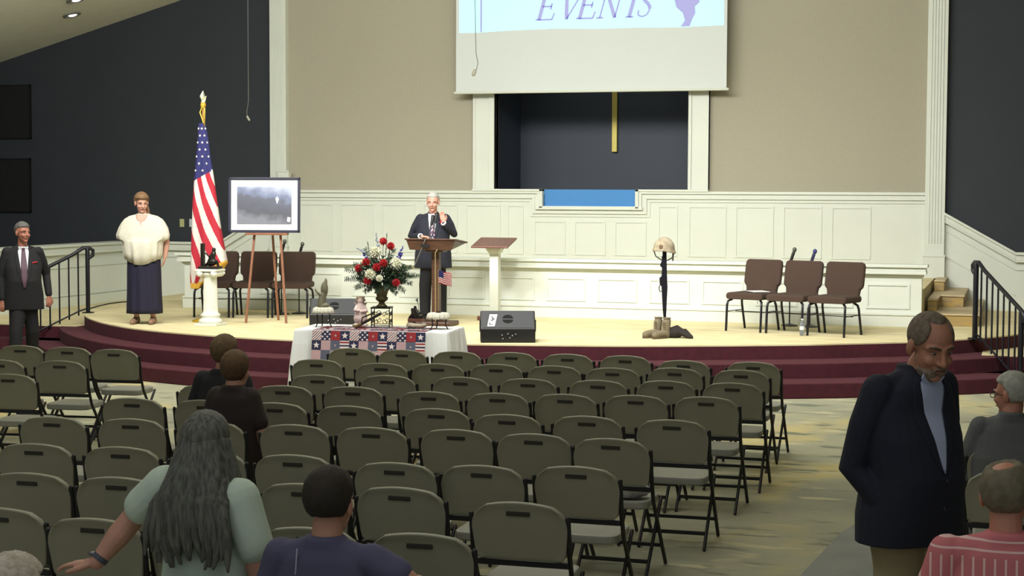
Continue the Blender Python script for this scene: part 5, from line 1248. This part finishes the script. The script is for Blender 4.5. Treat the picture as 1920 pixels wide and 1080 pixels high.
# stripes for the pink shirt
def stripe_material():
    m = bpy.data.materials.new('pink_stripe'); m.use_nodes = True; nt = m.node_tree; b = nt.nodes['Principled BSDF']; L = nt.links.new; b.inputs['Roughness'].default_value = .85
    tc = nt.nodes.new('ShaderNodeTexCoord'); sx = nt.nodes.new('ShaderNodeSeparateXYZ'); L(tc.outputs['Object'], sx.inputs[0])
    def stripes(out, per, w):
        a = nt.nodes.new('ShaderNodeMath'); a.operation = 'DIVIDE'; a.inputs[1].default_value = per; L(out, a.inputs[0])
        f = nt.nodes.new('ShaderNodeMath'); f.operation = 'FRACT'; L(a.outputs[0], f.inputs[0])
        g = nt.nodes.new('ShaderNodeMath'); g.operation = 'LESS_THAN'; g.inputs[1].default_value = w; L(f.outputs[0], g.inputs[0]); return g.outputs[0]
    yoke = nt.nodes.new('ShaderNodeMath'); yoke.operation = 'GREATER_THAN'; yoke.inputs[1].default_value = 1.035; L(sx.outputs['Z'], yoke.inputs[0])
    mx = nt.nodes.new('ShaderNodeMix'); L(yoke.outputs[0], mx.inputs['Factor']); L(stripes(sx.outputs['X'], .036, .2), mx.inputs['A']); L(stripes(sx.outputs['Z'], .033, .22), mx.inputs['B'])
    c = nt.nodes.new('ShaderNodeMix'); c.data_type = 'RGBA'; c.inputs['A'].default_value = srgb((196, 112, 116)) + (1,); c.inputs['B'].default_value = srgb((226, 188, 184)) + (1,); L(mx.outputs['Result'], c.inputs['Factor']); L(c.outputs['Result'], b.inputs['Base Color']); return m
def bald_spot(d):
    q = short_hair(.55, -.3, -.75, 1.25)(d); cdir = Vector((.15, .25, .96)).normalized(); return q * sstep(.90, .78, d.dot(cdir))
seated('man with thinning hair in a pink striped shirt seated at the lower right', 1888, 915, 5.8, R(183), stripe_material(), bald_spot, mat('hair_ash', (116, 108, 88), .8, noise_amt=.3, scale=30), (190, 130, 108), 'pink', yaw=-12, pitch=6, H=1.82, girth=1.2, fine=True, shw=.215, ztop=1.35)
P = seated('grey-haired man in glasses and grey jacket seated at the right edge', 1897, 742, 9.5, R(180), mat('jacket_grey', (96, 98, 100), .85, noise_amt=.1, scale=30), short_hair(.45, -.25, -.6, 1.3), mat('hair_white', (168, 168, 160), .8, noise_amt=.25, scale=30), (180, 124, 104), 'grey', yaw=58, pitch=6, jacket=True, girth=1.15, ztop=1.25)
g = MB()
for s in (-1, 1):
    g.tube([(s * .034 + .024 * math.cos(a), -.098, .006 + .019 * math.sin(a)) for a in [2 * PI * k / 16 for k in range(17)]], .0022, 5); g.tube([(s * .058, -.098, .01), (s * .082, -.04, .008), (s * .084, .01, .0)], .0022, 5)
g.tube([(-.01, -.1, .01), (.01, -.1, .01)], .0022, 5); g.xform(P.HM).build('glasses', mat('glasses_dark', (60, 44, 40), .4), P.t)
# woman with long grey hair leaning to the left
def lean(P):
    P.chest = V3(-.02, -.03, P.chest.z + .0); P.wr[1] = V3(.43, -.02, .84); P.el[1] = V3(.37, -.06, .98); P.sh[1] = P.sh[1] + V3(.0, 0, .03); P.hd[1] = V3(1, -.12, -.1); P.pn[1] = V3(0, 0, -1); P.curl[1] = .25
mint = mat('tee_mint', (196, 214, 196), .85, noise_amt=.06, scale=12)
def lean2(P):
    lean(P); P.armk = 1.32; P.el[1] = P.sh[1] + V3(.13, .0, -.14); P.wr[1] = V3(.42, .10, .84); P.hd[1] = V3(1, .1, -.12)
hg = mat('hair_long_grey', (108, 110, 102), .75, rgb2=(72, 72, 66), scale=26, stretch=(3, 3, .5))
P = seated('woman with long grey hair in a pale mint T-shirt leaning on a chair', 385, 872, 6.42, R(177), mint, short_hair(.5, -.5, -.8, 1.5), hg, (196, 146, 124), 'mint', yaw=10, pitch=12, pose=lean2, girth=1.06, sleeve=.62, ztop=1.42, fine=True, H=1.72)
m = MB(); rh = random.Random(9)
for i in range(64):
    a = R(200 + 320 * i / 63 - 90); a = R(-25 + 230 * i / 63); cx, cy = math.cos(a), math.sin(a)
    top = P.HM @ V3(cx * .078, .014 + cy * .09, .02); L_ = rh.uniform(.33, .42); w = rh.uniform(-.04, .04); back = max(cy, 0)
    pts = [top, top + V3(cx * .035, cy * .03 + .01, -.13), V3(cx * .13 + w * .5, .095 + .03 * back + .02, top.z - .24), V3(cx * .14 + w, .125 + .02 * back, top.z - L_ * .9), V3(cx * .125 + w * 1.6, .13 + .01 * rh.random(), top.z - L_ - .05)]
    m.tube(pts, [.02, .026, .025, .019, .006], 7)
m.build('long_hair', hg, P.t, smooth=True)
b = P.wr[1]; d = (b - P.el[1]).normalized(); bb = b - d * .02
MB().tube([bb - d * .011, bb + d * .011], .034, 16, round_=False).build('watch_strap', mat('watch_strap', (74, 76, 88), .5), P.t); n_ = d.cross(V3(0, 1, 0)).normalized(); n_ = n_ if n_.z > 0 else -n_
MB().ball(bb + n_ * .032 + V3(0, .008, 0), (.02, .02, .009), 12, 8).build('watch_face', mat('watch_face', (96, 98, 108), .3, .4), P.t, smooth=True)
# man in the navy T-shirt, right elbow out on the next chair
def elbow_out(P):
    P.el[-1] = V3(-.335, -.0, .90); P.wr[-1] = V3(-.27, -.22, .86); P.hd[-1] = V3(.4, -1, -.2)
P = seated('man with dark hair in a navy T-shirt seated in the front of the picture', 617, 945, 5.95, R(180), mat('tee_navy', (82, 81, 108), .85, noise_amt=.1, scale=16), short_hair(.45, -.3, -.62, 1.35), mat('hair_dark', (44, 36, 26), .8, noise_amt=.3, scale=30), (188, 138, 114), 'tee', yaw=0, pitch=4, pose=elbow_out, girth=1.2, sleeve=.5, shw=.2, ztop=1.29, fine=True)
h = P.bv.ray_cast(V3(.075, 1, .98), V3(0, -1, 0))
if h[0]: MB().tube([h[0] + V3(0, .001, .045), h[0] + V3(.005, .004, -.045)], .003, 6).build('reflective_strip', mat('strip_grey', (170, 172, 190), .4), P.t)
# two brown heads further forward, one white head in the bottom left corner
seated('person with wavy brown hair seated between the chair rows by the stage', 421, 655, 11.5, R(176), mat('top_black', (30, 30, 34), .85), short_hair(.5, -.5, -.85, 1.5), mat('hair_chestnut', (104, 82, 54), .8, noise_amt=.3, scale=30), (190, 140, 118), 'row_one', girth=1.05, H=1.65, ztop=1.265)
seated('child with brown hair seated behind the brown-haired person by the stage', 441, 676, 10.65, R(182), mat('top_dark', (44, 34, 32), .85), short_hair(.5, -.5, -.85, 1.5), mat('hair_chestnut_dark', (92, 66, 42), .8, noise_amt=.3, scale=30), (190, 140, 118), 'row_two', girth=.95, H=1.5, ztop=1.24, shw=.16)
seated('person with fine white hair seated in the bottom left corner', 22, 1110, 4.75, R(175), mat('top_beige', (150, 140, 120), .85), short_hair(.5, -.4, -.8, 1.35), mat('hair_fine_white', (168, 156, 138), .8, rgb2=(196, 188, 172), scale=50), (196, 150, 128), 'corner', girth=1.05, H=1.68, ztop=1.24)
# chairs under the nearest people
for i, (px, d, who) in enumerate(((385, 6.42, 'the woman in the mint T-shirt'), (617, 5.95, 'the man in the navy T-shirt'), (22, 4.75, 'the white-haired person'), (1888, 5.8, 'the man in the pink striped shirt'))):
    q = gd(px, 900, d); chair(q.x, q.y - .22, 0, 'tan folding chair under ' + who, 'folding chairs under the nearest people')
